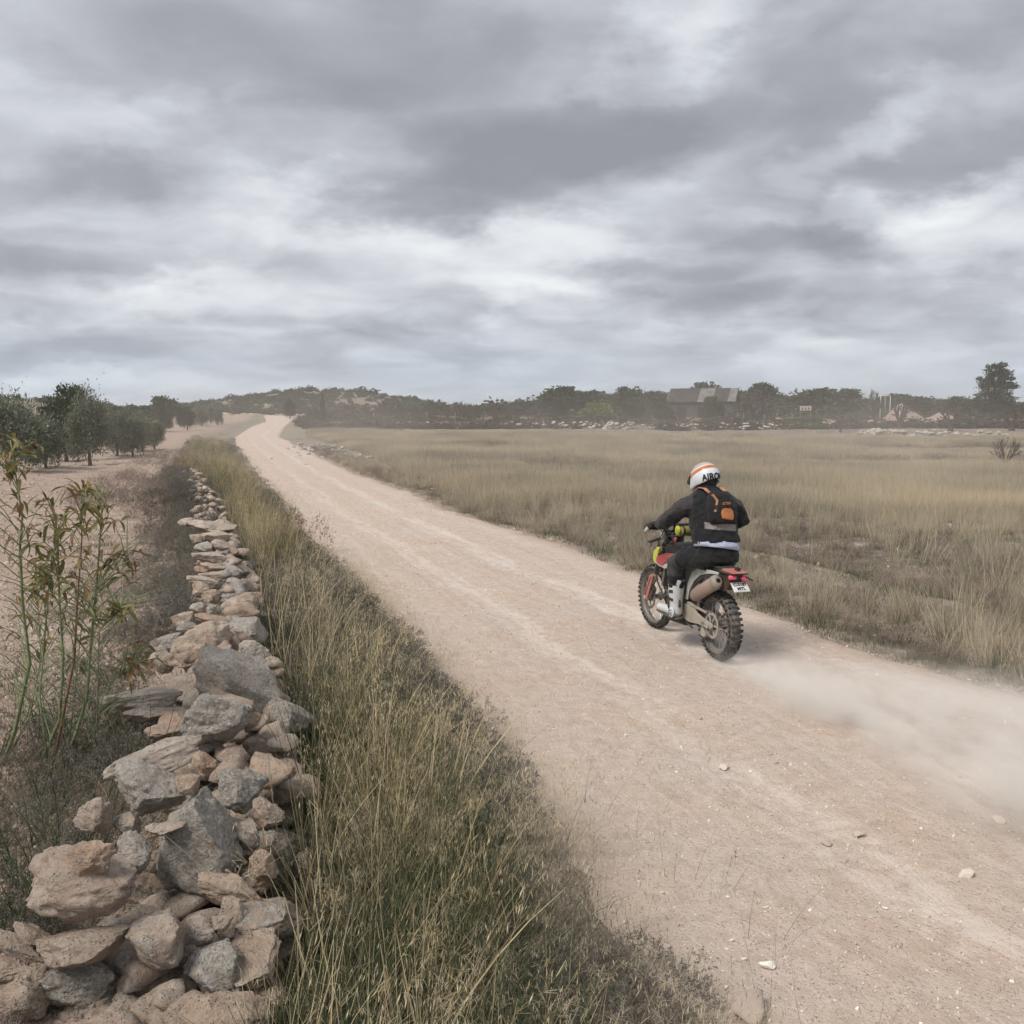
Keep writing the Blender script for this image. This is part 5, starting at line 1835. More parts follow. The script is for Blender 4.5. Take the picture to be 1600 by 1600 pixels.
# frame, engine
q = MB()
for s in (1, -1):
    q.tube([(.98, s * .03, .98), (.75, s * .09, .90), (.48, s * .11, .62), (.46, s * .105, .38)], .020, 8)
    q.tube([(.98, s * .03, .90), (.86, s * .05, .55), (.80, s * .08, .30), (.48, s * .09, .26)], .018, 8)
    q.tube([(.46, s * .08, .80), (.10, s * .075, .86), (-.25, s * .06, .87)], .013, 8)
    q.tube([(.44, s * .09, .55), (.10, s * .075, .82)], .012, 8)
q.build('frame', M_ALU2, bike, True)
q = MB()
q.lathe([(.0, -.12), (.105, -.12), (.125, -.10), (.125, .09), (.10, .12), (0, .12)], c=(.56, 0, .37), n=24)
q.lathe([(.0, -.10), (.085, -.10), (.09, -.08), (.09, .10), (.07, .125), (0, .125)], c=(.70, 0, .38), n=24)
q.box((.63, 0, .36), (.30, .20, .17))
q.build('engine_case', M_ALU2, bike, bevel=.008)
q = MB()
for k in range(7):
    q.box((.665 + k * .006, 0, .47 + k * .024), (.16, .15, .014), (0, R(12), 0))
q.box((.69, 0, .55), (.12, .12, .18), (0, R(12), 0)); q.box((.71, 0, .65), (.14, .13, .06), (0, R(12), 0))
q.build('cylinder', M_ALU2, bike, bevel=.003)
q = MB(); q.plate([(.42, .235), (.80, .215), (.90, .34), (.885, .36), (.78, .25), (.42, .26)], -.12, .12); q.build('skid_plate', M_BLK, bike, bevel=.005)
q = MB(); q.tube([(.76, -.05, .60), (.88, -.08, .52), (.86, -.10, .36), (.70, -.13, .33)], .021, 10)
q.build('exhaust_pipe', M_MUF, bike, True)
q = MB(); q.tube([(.35, .02, .58), (.28, .08, .57), (.22, .115, .585)], .02, 10); q.build('link_pipe', M_MUF, bike, True)
for s in (1, -1):
    q = MB()
    q.box((.86, s * .10, .66), (.035, .10, .22), (0, R(-14), 0))
    for k in range(7): q.box((.845 - .0 + (k - 3) * -.008, s * .155, .66 + (k - 3) * .03), (.04, .008, .022), (0, R(-14), 0))
    q.build('radiator', M_ALU2, bike)
q = MB(); q.tube([(.36, 0, .42), (.30, 0, .62), (.28, 0, .74)], .032, 10)
for k in range(7): q.lathe([(.036, -.006), (.047, -.006), (.047, .006), (.036, .006)], c=(.33 - k * .008, 0, .50 + k * .03), axis='Z', n=16, closed=True)
q.build('shock', M_CHR, bike)
# muffler
q = MB()
ax0, ax1 = Vector((.24, .125, .565)), Vector((-.225, .130, .795))
d = (ax1 - ax0).normalized()
q.tube([ax0 - d * .03, ax0, ax0 + d * .05, ax1 - d * .08], [.035, .052, .062, .064], 20, squash=(.85, 1.05))
q.mi = 1
q.tube([ax1 - d * .08, ax1 - d * .075, ax1 - d * .02, ax1], [.065, .067, .060, .040], 20, squash=(.85, 1.05))
q.mi = 2
q.tube([ax1 - d * .01, ax1 + d * .004], [.021, .021], 14)
o = q.build('muffler', [M_MUF, M_MUFE, M_HOLE], bike); [setattr(p, 'use_smooth', len(p.vertices) == 4) for p in o.data.polygons]
# side panels, tail
for s in (1, -1):
    y0, y1 = (.108, .122) if s > 0 else (-.122, -.108)
    yb0, yb1 = (.104, .117) if s > 0 else (-.117, -.104)
    q = MB()
    q.plate([(.43, .50), (.385, .50), (.35, .60), (.26, .71), (.14, .785), (-.02, .825), (-.20, .845), (-.20, .865), (.0, .862), (.18, .845), (.30, .79), (.37, .70), (.41, .60)], y0, y1)
    q.build('side_panel', M_WPL, bike, bevel=.004)
    q = MB()
    q.plate([(.43, .60), (.36, .72), (.28, .80), (.16, .852), (.0, .872), (.10, .905), (.34, .90), (.46, .80)], yb0, yb1)
    q.build('side_panel', M_GPL, bike, bevel=.004)
    q = MB(); q.plate([(.40, .50), (.36, .50), (.32, .59), (.22, .69), (.10, .76), (-.06, .80), (-.22, .83), (-.22, .84), (-.02, .822), (.14, .782), (.26, .707), (.35, .597)], yb0, yb1)
    q.build('panel_trim', M_BLK, bike, bevel=.002)
q = MB()
q.plate([(.58, .90), (.45, .875), (.20, .855), (-.06, .875), (-.20, .892), (-.20, .902), (-.08, .905), (.16, .89), (.40, .90), (.56, .95)], -.085, .085)
q.build('seat', M_BLKC, bike, bevel=.02)
q = MB()
q.plate([(.0, .872), (-.10, .878), (-.39, .876), (-.395, .882), (-.26, .896), (-.10, .904), (.0, .895)], -.078, .078)
q.build('rear_fender', M_RPK, bike, bevel=.010)
q = MB(); q.plate([(.10, .84), (-.10, .86), (-.37, .862), (-.40, .873), (-.10, .875), (.1, .865)], -.085, .085)
q.box((-.30, -.02, .905), (.06, .03, .035)); q.build('fender_tray', M_BLK, bike, bevel=.004)
q = MB(); q.plate([(.02, .84), (-.04, .70), (-.16, .69), (-.28, .71), (-.31, .77), (-.32, .858), (-.10, .858)], -.065, .065)
q.build('mud_flap', M_MUD, bike, bevel=.006)
q = MB(); q.box((-.335, 0, .825), (.03, .17, .03)); q.tube([(-.34, -.08, .84), (-.36, -.15, .80)], .008, 6); q.tube([(-.34, 0, .80), (-.345, 0, .865)], .016, 8); q.build('light_bracket', M_BLK, bike, bevel=.003)
for (yy, zz, tl) in ((.068, .842, 4), (-.052, .824, 38)):
    q = MB(); a = R(tl); dv = Vector((0, math.cos(a), math.sin(a))) * .034
    c = Vector((-.365, yy, zz)); q.tube([c - dv, c - dv * .9, c + dv * .9, c + dv], [.014, .020, .020, .014], 14)
    q.build('tail_light', M_LENS, bike, True)
PC = Vector((-.385, -.005, .757))
plr = Matrix.Rotation(R(-28), 3, 'Y')
pl_e = link('number_plate', bpy.data.meshes.new('plate'), bike)
q = MB(); q.box((0, 0, 0), (.004, .155, .10)); q.box((.004, 0, 0), (.004, .163, .108))
M_PLT = dirty('plate_white', (.66, .66, .63), .5, 0, .2, 10)
bpy.data.objects.remove(pl_e)
pl_o = q.build('number_plate', M_PLT, bike, bevel=.002)
pl_o.location = PC; pl_o.rotation_euler = (0, R(46), R(0))


def text_mesh(txt, size, bold=.0, ext=0.001):
    cu = bpy.data.curves.new('letters', 'FONT')
    cu.body = txt; cu.size = size; cu.align_x = 'CENTER'; cu.align_y = 'CENTER'; cu.extrude = ext; cu.offset = bold
    cu.resolution_u = 3
    o = bpy.data.objects.new('letters_tmp', cu)
    COL.objects.link(o)
    dg = bpy.context.evaluated_depsgraph_get()
    me = bpy.data.meshes.new_from_object(o.evaluated_get(dg))
    bpy.data.objects.remove(o)
    return me


M_INK = simple_mat('black_print', (.012, .012, .014), .6, .05)
for k, (tx, zz, sz) in enumerate((('C-3187', .022, .044), ('MTL', -.024, .044))):
    me = text_mesh(tx, sz, .0012)
    for v in me.vertices:
        x, y, z = v.co
        v.co = (-.0045 - z, -x * 1.0, y + zz)
    me.materials.clear(); me.materials.append(M_INK)
    link('plate_lettering', me, pl_o)

# fork, fender, front
FS = Vector((.985, 0, 1.00)); FD = (FS - FA).normalized()
for s in (1, -1):
    q = MB(); q.tube([FA + Vector((-.03, s * .095, .0)), FA + Vector((-.03, s * .095, 0)) + FD * .34], .021, 12); q.build('fork_slider', M_ALU, bike, True)
    q = MB(); q.tube([FA + Vector((-.03, s * .095, 0)) + FD * .33, FA + Vector((-.03, s * .095, 0)) + FD * .76], .028, 12); q.build('fork_tube', M_RPK if False else M_ALU2, bike, True)
    q = MB()
    a0 = FA + Vector((.012, s * .118, -.03))
    pr = [a0 + Vector((-.055, 0, .0)), a0 + Vector((.03, 0, .03)), a0 + FD * .32 + Vector((.02, 0, .02)), a0 + FD * .34 + Vector((-.05, 0, 0))]
    q.plate([(p.x, p.z) for p in pr], s * .118, s * .130)
    q.build('fork_guard', M_RPK, bike, bevel=.003)
    q = MB()
    pr = [a0 + Vector((-.012, 0, .04)), a0 + Vector((.004, 0, .045)), a0 + FD * .31, a0 + FD * .31 + Vector((-.016, 0, 0))]
    q.plate([(p.x, p.z) for p in pr], s * .1305, s * .132)
    q.build('guard_stripe', M_BLK, bike)
q = MB(); q.box(FS + Vector((-.01, 0, -.02)), (.07, .25, .035), (0, R(-24), 0)); q.box(FS + FD * -.22, (.07, .25, .04), (0, R(-24), 0)); q.build('triple_clamp', M_ALU2, bike, bevel=.006)
# brake hose, looping on the left
q = MB(); q.tube([(.80, .10, 1.02), (1.0, .135, .86), (1.06, .14, .70), (1.02, .14, .58), (.90, .14, .48), (.84, .13, .40)], .009, 8); q.tube([(1.02, .14, .60), (1.16, .135, .50), (1.28, .10, .42)], .007, 8)
q.build('brake_hose', M_BLK, bike, True)
q = MB(); q.box((1.24, .085, .44), (.07, .05, .09), (0, R(-30), 0)); q.build('brake_caliper', M_ALU2, bike, bevel=.006)
# front fender
q = MB()
n = 12; V = []; F = []
for i in range(n):
    t = i / (n - 1); x = .98 + .42 * t; z = .79 + .055 * math.sin(t * 2.6) - .06 * t
    wv = .075 * (1 - .5 * max(0, t - .6)) * (1 if t > .15 else .8)
    V += [(x, -wv, z - .03), (x, -wv * .6, z), (x, wv * .6, z), (x, wv, z - .03)]
V2 = [(a, b_, c - .005) for a, b_, c in V]
o_ = len(V); V = V + V2
for i in range(n - 1):
    for k in range(3):
        a = 4 * i + k; F.append((a, a + 1, a + 5, a + 4)); F.append((a + o_, a + 4 + o_, a + 5 + o_, a + 1 + o_))
q.add(V, F); q.build('front_fender', M_BLK, bike, True)
# head lamp mask: black with yellow edges
q = MB(); q.plate([(1.06, .82), (1.12, .90), (1.10, 1.0), (1.02, 1.04), (.95, 1.0), (.96, .88), (1.0, .81)], -.11, .11); q.build('headlight_mask', M_BLK, bike, bevel=.015)
for s in (1, -1):
    q = MB(); q.plate([(1.10, .76), (1.14, .80), (1.12, .88), (1.04, .935), (.99, .93), (1.03, .85), (1.05, .78)], s * .112, s * .140); q.build('mask_side', M_YPL, bike, bevel=.006)
# tank shrouds
for s in (1, -1):
    y0, y1 = s * .140, s * .158
    q = MB(); q.plate([(.46, .885), (.60, .925), (.80, .905), (1.00, .845), (1.07, .805), (1.04, .77), (.94, .75), (.80, .74), (.70, .78), (.58, .84)], y0, y1)
    sh_ = q.build('tank_shroud', M_RPL, bike, bevel=.005)
    def dec(nm, pr, mt, e=.0):
        qq = MB(); qq.plate(pr, y1 + s * (.0005 + e), y1 + s * (.0025 + e)); return qq.build(nm, mt, sh_)
    dec('white_decal', [(.71, .79), (.79, .75), (.86, .757), (.82, .785), (.74, .82), (.64, .845)], M_WPL)
    dec('black_decal', [(.75, .815), (.86, .78), (.80, .81), (.70, .835)], M_BLK, .003)
    dec('coral_decal', [(.54, .885), (.66, .895), (.82, .872), (.68, .868), (.58, .86)], M_RPK, .001)
    dec('yellow_decal', [(1.0, .842), (1.068, .805), (1.045, .775), (1.01, .775), (1.02, .805)], M_YPL)
    dec('white_edge', [(.80, .743), (.94, .753), (1.035, .772), (1.03, .780), (.94, .762), (.80, .752)], M_WPL, .001)
    q = MB(); q.plate([(.50, .62), (.56, .60), (.60, .70), (.60, .80), (.56, .86), (.50, .88)], s * .118, s * .136); q.build('frame_guard', M_RPL, bike, bevel=.004)
q = MB(); q.plate([(.46, .90), (.56, .99), (.74, 1.02), (.90, .98), (.92, .88), (.74, .80), (.52, .82)], -.125, .125); q.build('fuel_tank', M_BLK, bike, bevel=.03)
# handlebar
q = MB()
bar = [(.93, .0, 1.085), (.93, .09, 1.085), (.84, .16, 1.16), (.77, .24, 1.185), (.68, .395, 1.20)]
q.tube([(a, -b_, c) for a, b_, c in bar[::-1]] + bar[1:], .0125, 10)
q.build('handlebar', M_BLK, bike, True)
for s in (1, -1):
    q = MB(); q.tube([(.755, s * .265, 1.188), (.68, s * .395, 1.20)], .018, 12); q.tube([(.684, s * .39, 1.20), (.678, s * .40, 1.2)], .024, 12); q.build('grip', M_BLKC, bike, True)
    q = MB(); q.tube([(.80, s * .22, 1.18), (.82, s * .30, 1.17), (.76, s * .385, 1.175)], .006, 6); q.build('lever', M_CHR, bike, True)
    q = MB()
    q.tube([(.82, s * .18, 1.17), (.86, s * .28, 1.18), (.82, s * .37, 1.17), (.74, s * .425, 1.17), (.69, s * .412, 1.185)], [.012, .014, .016, .016, .012], 8, squash=(.6, 2.4))
    q.build('hand_guard', M_BLK, bike, True)
    q = MB(); q.tube([(.72, s * .425, 1.15), (.69, s * .43, 1.16), (.675, s * .42, 1.185)], .018, 8); q.build('guard_end', M_WPL, bike, True)
q = MB(); q.tube([(.84, .17, 1.12), (.88, .18, 1.06), (.88, .20, 1.035)], .006, 6); q.box((.88, .25, 1.03), (.05, .13, .018), (R(-14), 0, R(8))); q.build('mirror', M_BLK, bike, bevel=.005)
# instruments, roadbook struts, roll
for s in (1, -1):
    q = MB(); q.plate([(1.09, .95), (1.05, .95), (1.01, 1.18), (1.05, 1.18)], s * .075, s * .09); q.build('screen_strut', M_WPL, bike, bevel=.003)
q = MB(); q.box((1.0, 0, 1.14), (.05, .16, .10), (0, R(-20), 0)); q.tube([(.96, .07, 1.13), (.93, .07, 1.13)], .045, 16); q.tube([(.95, -.05, 1.15), (.92, -.05, 1.15)], .035, 16)
q.box((.94, .0, 1.05), (.08, .20, .05), (0, R(-20), 0)); q.build('instruments', M_BLK, bike, bevel=.006)
q = MB(); q.tube([(.92, .045, 1.145), (.917, .045, 1.145)], .028, 16); q.build('dial', M_CHR, bike)
q = MB()
V = []; F = []
for i in range(9):
    t = i / 8 * 2 - 1
    for k in range(5):
        h_ = k / 4
        V.append((1.10 - .06 * h_ - .05 * t * t, .11 * t * (1 - .3 * h_), 1.10 + .22 * h_))
for i in range(8):
    for k in range(4): F.append((5 * i + k, 5 * (i + 1) + k, 5 * (i + 1) + k + 1, 5 * i + k + 1))
q.add(V, F); q.build('windscreen', M_GLS, bike, True)
q = MB(); q.tube([(.60, .120, 1.155), (.60, .135, 1.155), (.60, .142, 1.155)], [.050, .050, .036], 20); q.build('roll_cap', M_YPL, bike, True)
M_OLIV = simple_mat('yellow_grey_fabric', (.26, .24, .08), .7, .45, 14, .004)
q = MB(); q.tube([(.60, .120, 1.155), (.60, .02, 1.15), (.60, -.15, 1.14)], [.046, .050, .046], 20); q.build('handlebar_roll', M_OLIV, bike, True)
q = MB()
for s in (.08, -.04): q.lathe([(.052, -.008), (.055, -.008), (.055, .008), (.052, .008)], c=(.60, s, 1.152), n=20, closed=True)
q.box((.62, .03, 1.215), (.07, .16, .02)); q.build('roll_strap', M_BLK, bike)
q = MB(); q.tube([(.78, .06, 1.05), (.76, .09, 1.03), (.75, .10, 1.0)], .02, 10); q.build('ignition', M_RPL, bike)
q = MB()
for (a, b_, c) in (((.92, .04, 1.06), (.80, .16, 1.06), (.72, .10, .98)), ((.92, -.02, 1.1), (.78, .10, 1.10), (.70, .13, 1.0)), ((.90, .08, 1.08), (.84, .18, .98), (.88, .14, .90)), ((.94, .10, 1.12), (.80, .20, 1.12), (.86, .20, 1.16))):
    q.tube([a, b_, c], .006, 6)
q.build('cables', M_BLK, bike, True)
q = MB(); q.box((.50, .165, .305), (.06, .10, .022)); q.tube([(.50, .10, .31), (.50, .13, .305)], .012, 8); q.build('foot_peg', M_ALU, bike, bevel=.003)
q = MB(); q.box((.50, -.165, .305), (.06, .10, .022)); q.tube([(.50, -.10, .31), (.50, -.13, .305)], .012, 8); q.build('foot_peg', M_ALU, bike, bevel=.003)
q = MB(); q.tube([(.58, .125, .34), (.66, .135, .35), (.69, .16, .35)], .008, 6); q.build('gear_lever', M_ALU, bike, True)
q = MB(); q.tube([(.46, .12, .30), (.36, .125, .27), (.26, .125, .25)], .009, 6); q.build('side_stand', M_BLK, bike, True)

# ------------------------------------------------------------------ rider
def loft_rings(mb, rings, n=28):
    """rings: (cx, cz, half width y, half depth, pitch, [cy])"""
    V = []
    for r_ in rings:
        cx, cz, w_, d_, pt = r_[:5]; cy = r_[5] if len(r_) > 5 else 0
        for k in range(n):
            a = 2 * math.pi * k / n
            ca, sa = math.cos(a), math.sin(a)
            ux = d_ * math.copysign(abs(ca) ** .85, ca); uy = w_ * math.copysign(abs(sa) ** .85, sa)
            V.append((cx + ux * math.cos(pt), cy + uy, cz - ux * math.sin(pt)))
    F = []
    m = len(rings)
    for i in range(m - 1):
        for k in range(n):
            F.append((i * n + k, i * n + (k + 1) % n, (i + 1) * n + (k + 1) % n, (i + 1) * n + k))
    F.append(tuple(range(n))[::-1]); F.append(tuple((m - 1) * n + k for k in range(n)))
    mb.add(V, F)


def cloth(name, mb, mt, parent, vox=.012, smooth=3, folds=0.0, fscale=.09, seed=0):
    o = mb.build(name, mt, parent)
    rm = o.modifiers.new('remesh', 'REMESH'); rm.mode = 'VOXEL'; rm.voxel_size = vox; rm.use_smooth_shade = True
    sm = o.modifiers.new('smooth', 'SMOOTH'); sm.iterations = smooth; sm.factor = .6
    if folds:
        tx = bpy.data.textures.new(name + '_folds', 'CLOUDS'); tx.noise_scale = fscale; tx.noise_depth = 2
        dm = o.modifiers.new('folds', 'DISPLACE'); dm.texture = tx; dm.strength = folds; dm.mid_level = .5; dm.texture_coords = 'LOCAL'
    return o


person = empty('person', (BX, BY, BZ), BH, 'rider in black jacket, white and orange helmet and white boots, seated on the motorcycle', 'person')


def fabric(name, col, extra=None, rough=.85):
    m, t = mat(name)
    pos = t.n('ShaderNodeTexCoord').outputs['Object']
    nn = t.noise(pos, 9, 5, .65)
    wr = t.noise(t.vm('MULTIPLY', pos, (1, 1, 2.2)), 16, 4, .6, .6)
    d = tuple(c * .8 for c in col); l = tuple(c * 1.3 for c in col)
    c = t.ramp(nn, [(.3, d), (.7, l)])
    if extra: c = extra(t, pos, c)
    finish(t, c, rough, bump(t, t.m('ADD', wr, t.m('MULTIPLY', nn, .5)), .55, .02), **{'Specular IOR Level': .25, 'Sheen Weight': .08})
    return m


def jk(t, pos, c):
    s = t.n('ShaderNodeSeparateXYZ', {0: pos}).outputs
    x, y, z = s
    # charcoal upper sleeve panels
    ay = t.m('ABSOLUTE', y)
    sl = t.m('MULTIPLY', t.mr(t.m('ADD', ay, t.m('MULTIPLY', x, .55)), .285, .30), t.mr(t.m('SUBTRACT', z, t.m('MULTIPLY', x, -.55)), 1.50, 1.515))
    c = t.mix(t.m('MULTIPLY', sl, .9), c, (.048, .044, .046))
    # pale grey band across the lower back
    zb = t.m('ADD', z, t.m('MULTIPLY', y, -.10))
    bnd = t.m('MULTIPLY', t.mr(zb, 1.232, 1.236), t.mr(zb, 1.292, 1.296, 1.0, 0.0))
    bnd = t.m('MULTIPLY', bnd, t.m('MULTIPLY', t.mr(x, .10, .14, 1.0, 0.0), t.mr(ay, .16, .165, 1.0, 0.0)))
    c = t.mix(bnd, c, (.25, .225, .22))
    return c


def pk(t, pos, c):
    s = t.n('ShaderNodeSeparateXYZ', {0: pos}).outputs
    x, y, z = s
    kn = t.m('MULTIPLY', t.m('MULTIPLY', t.mr(t.m('ADD', x, t.m('MULTIPLY', z, -.25)), .09, .10), t.mr(z, .735, .745)), t.mr(t.m('ABSOLUTE', y), .17, .18))
    c = t.mix(t.m('MULTIPLY', kn, .9), c, (.05, .05, .054))
    return c


M_JKT = fabric('black_jacket', (.0145, .0145, .016), jk)
M_PNT = fabric('black_trousers', (.013, .013, .0145), pk)
M_SKIN = simple_mat('skin', (.45, .27, .19), .5, .08)
# body under the clothes: one continuous surface
q = MB()
loft_rings(q, [(.07, .95, .13, .10, .1), (.09, 1.05, .13, .09, .25), (.13, 1.22, .14, .09, .3), (.17, 1.38, .17, .11, .3), (.21, 1.50, .15, .09, .3), (.25, 1.58, .06, .06, .3), (.28, 1.66, .055, .06, .2)], 20)
loft_rings(q, [(.33, 1.60, .055, .07, 0), (.34, 1.66, .075, .095, 0), (.34, 1.74, .078, .10, 0), (.33, 1.80, .05, .07, 0)], 20)
ARML = [(.215, .15, 1.48), (.27, .245, 1.415), (.345, .315, 1.335), (.46, .330, 1.275), (.615, .325, 1.225)]
ARMR = [(.20, -.15, 1.47), (.20, -.27, 1.40), (.23, -.355, 1.285), (.40, -.355, 1.245), (.615, -.325, 1.225)]
LEGL = [(.08, .10, .96), (.27, .18, .945), (.43, .225, .865), (.445, .215, .66), (.45, .205, .40)]
LEGR = [(.08, -.10, .96), (.27, -.18, .945), (.43, -.225, .865), (.445, -.215, .66), (.45, -.205, .40)]
for A_ in (ARML, ARMR): q.tube(A_ + [(.70, A_[-1][1], 1.215)], [.06, .05, .04, .038, .03, .03], 12)
for A_ in (LEGL, LEGR): q.tube(A_ + [(.50, A_[-1][1], .345), (.68, A_[-1][1] * 1.05, .335)], [.09, .08, .055, .05, .04, .04, .03], 12)
cloth('body', q, M_SKIN, person, .014, 2)
# jacket
q = MB()
loft_rings(q, [(.070, 1.10, .230, .165, .15), (.080, 1.14, .228, .165, .2), (.10, 1.21, .224, .160, .26), (.13, 1.30, .230, .156, .3), (.165, 1.39, .230, .145, .3),
               (.195, 1.47, .222, .125, .32), (.225, 1.54, .15, .105, .34), (.255, 1.60, .088, .082, .34), (.268, 1.635, .078, .078, .3)], 32)
q.tube([(.20, .10, 1.475)] + ARML[1:], [.105, .094, .078, .072, .052], 18)
q.tube([(.19, -.10, 1.465)] + ARMR[1:], [.105, .096, .082, .074, .052], 18)
cloth('jacket', q, M_JKT, person, .011, 2, .040, .065)
# shirt hem showing below the jacket
M_SHT = fabric('pale_blue_shirt', (.36, .39, .50))
q = MB()
loft_rings(q, [(.048, 1.035, .218, .165, .15), (.055, 1.07, .222, .166, .15), (.07, 1.12, .198, .146, .15)], 32)
o = q.build('shirt', M_SHT, person, True)
for v in o.data.vertices:
    if v.co.z < 1.09: v.co.z += .012 + .16 * v.co.y
# trousers
q = MB()
loft_rings(q, [(.055, .895, .15, .13, 0), (.05, .93, .208, .176, .05), (.055, .985, .212, .172, .1), (.063, 1.03, .206, .158, .15), (.070, 1.07, .200, .150, .15), (.078, 1.11, .190, .136, .15)], 28)
for A_ in (LEGL, LEGR):
    sg = 1 if A_[0][1] > 0 else -1
    q.tube([(.04, sg * .09, .955)] + A_[1:4] + [(.452, sg * .212, .63)], [.115, .108, .092, .082, .078], 18)
cloth('trousers', q, M_PNT, person, .012, 2, .034, .08)
# boots
M_BOOT = dirty('white_boot', (.60, .63, .66), .5, 0, .32, 9)
M_SOLE = simple_mat('boot_sole', (.10, .095, .09), .8, .2, 20)
for sg in (1, -1):
    q = MB()
    yb = .212 * sg
    q.tube([(.435, yb, .715), (.445, yb, .66), (.45, yb, .56), (.452, yb * .98, .46), (.447, yb * .97, .40), (.45, yb * .97, .355)], [.076, .080, .074, .062, .058, .056], 20)
    q.tube([(.425, yb * .97, .365), (.50, yb * 1.0, .372), (.60, yb * 1.08, .372), (.70, yb * 1.18, .376), (.745, yb * 1.22, .378)], [.050, .056, .048, .043, .03], 18, squash=(.95, .9))
    bo = cloth('boot', q, M_BOOT, person, .009, 2)
    q = MB(); q.tube([(.395, yb * .97, .312), (.50, yb * 1.0, .316), (.62, yb * 1.09, .322), (.75, yb * 1.22, .338)], [.040, .046, .044, .026], 14, squash=(1, .32))
    q.build('sole', M_SOLE, bo, True)
    for (bx, bz, ang) in ((.450, .655, 10), (.452, .585, 6), (.458, .505, -12), (.50, .425, -30)):
        q = MB(); rr_ = {.655: .079, .585: .075, .505: .066, .425: .058}[bz]
        dv = Vector((-.35, sg * .93, 0)) if bz > .43 else Vector((.3, sg * .95, 0))
        c = Vector((bx if bz > .43 else .48, yb * .985, bz)) + dv * (rr_ * 1.02)
        q.box((0, 0, 0), (.052, .014, .030)); q.box((.0, sg * .008, 0), (.030, .008, .018))
        b2 = q.build('buckle', M_BLK, bo, bevel=.004); b2.location = c; b2.rotation_euler = (0, R(ang), math.atan2(dv.y, dv.x) - math.pi / 2)
        q = MB(); q.tube([(math.cos(a) * rr_ * 1.015 + bx - .003, yb * .985 + math.sin(a) * rr_ * 1.015, bz - .01 + .006 * math.cos(a)) for a in np.linspace(-.2 * sg, 1.9 * sg, 9)], .004, 6, squash=(1, 2)); q.build('boot_strap', M_CHR if False else M_BOOT, bo, True)
    # heel cup and emblem strokes
    if sg > 0:
        q = MB()
        def stroke(P_, r=.0032):
            q.tube([Vector((a, .276 + .004 * math.sin((a - .44) * 20) - abs(a - .45) * .25, b_)) for a, b_ in P_], r, 6, squash=(1, 1))
        stroke([(.485, .400), (.46, .392), (.425, .396), (.405, .388)])
        stroke([(.492, .382), (.475, .378), (.466, .366)]); stroke([(.412, .376), (.43, .372), (.446, .360)])
        stroke([(.490, .366), (.476, .361), (.468, .350)]); stroke([(.404, .362), (.42, .357), (.440, .344)])
        em = q.build('emblem', M_INK, bo, True)
        q = MB(); q.tube([(.382, .205, .43), (.392, .205, .47), (.398, .207, .50)], .02, 10, squash=(1.4, .5)); q.build('heel_patch', M_BLK, bo, True)
        q = MB(); q.lathe([(.0, -.012), (.052, -.008), (.056, 0), (.050, .006), (0, .010)], c=(.448, .262, .374), n=24); q.build('ankle_plate', M_BOOT, bo, True)
# gloves, five fingers closed on each grip
M_GLV = fabric('black_glove', (.018, .018, .018))
M_GLW = simple_mat('glove_trim', (.45, .44, .42), .7, .1)
for sg in (1, -1):
    g0 = Vector((.755, sg * .265, 1.188)); g1 = Vector((.68, sg * .395, 1.20)); gd = (g1 - g0).normalized()
    cen = g0.lerp(g1, .52)
    back = Vector((-.72, 0, .35)).normalized(); upv = Vector((.30, 0, .95)).normalized(); fwdv = Vector((.95, 0, -.3)).normalized()
    wr = cen + Vector((-.09, -sg * .015, .025))
    q = MB()
    q.tube([wr - Vector((.045, 0, -.012)), wr, cen + Vector((-.045, 0, .028)), cen + Vector((-.008, 0, .038))], [.034, .032, .040, .030], 14, squash=(1.15, .62))
    for k in range(4):
        c = cen + gd * (-.034 + .0235 * k)
        L = (.92, 1.0, .95, .82)[k]; rf = (.0105, .011, .0105, .009)[k]
        r0 = .0285
        pts = [c - fwdv * .020 + upv * .036]
        for a in (70, 30, -15, -60, -100, -135):
            aa = R(a) if a > -80 else R(a * L)
            pts.append(c + fwdv * math.cos(aa) * r0 * 1.05 + upv * math.sin(aa) * r0)
        q.tube(pts, [rf * 1.15, rf * 1.12, rf * 1.06, rf * 1.04, rf, rf * .95, rf * .8], 10)
    c = cen + gd * -.048
    q.tube([cen + Vector((-.045, 0, .012)) + gd * -.02, c - fwdv * .032 + upv * -.008, c - fwdv * .014 + upv * -.030, c + fwdv * .012 + upv * -.030], [.0155, .014, .012, .010], 10)
    gl = q.build('glove', M_GLV, person, True)
    rm = gl.modifiers.new('remesh', 'REMESH'); rm.mode = 'VOXEL'; rm.voxel_size = .0035; rm.use_smooth_shade = True
    q = MB(); q.tube([wr - Vector((.038, 0, -.010)), wr - Vector((.020, 0, -.004))], [.036, .036], 14, squash=(1.15, .75)); q.build('cuff', M_GLW, gl, True)

# helmet
HC = Vector((.31, -.005, 1.70))
m_, t_ = mat('helmet_shell')
pos_ = t_.n('ShaderNodeTexCoord').outputs['Object']
s_x = t_.n('ShaderNodeSeparateXYZ', {0: pos_}).outputs
tt_ = t_.m('ADD', s_x[2], t_.m('MULTIPLY', s_x[0], .30))
col_ = t_.ramp(t_.m('ADD', t_.m('MULTIPLY', tt_, 2.5), .5), [(0, (.64, .67, .70)), (.555, (.64, .67, .70)), (.557, (.48, .16, .045)), (.655, (.50, .18, .05)), (.657, (.62, .60, .56)), (.70, (.40, .37, .34)), (1, (.45, .42, .38))], 'CONSTANT')
wv_ = t_.mr(t_.m('ABSOLUTE', t_.m('SUBTRACT', s_x[1], .018)), .0012, .002, 1.0, 0.0)
inb_ = t_.m('MULTIPLY', t_.m('GREATER_THAN', tt_, .0225), t_.m('LESS_THAN', tt_, .062))
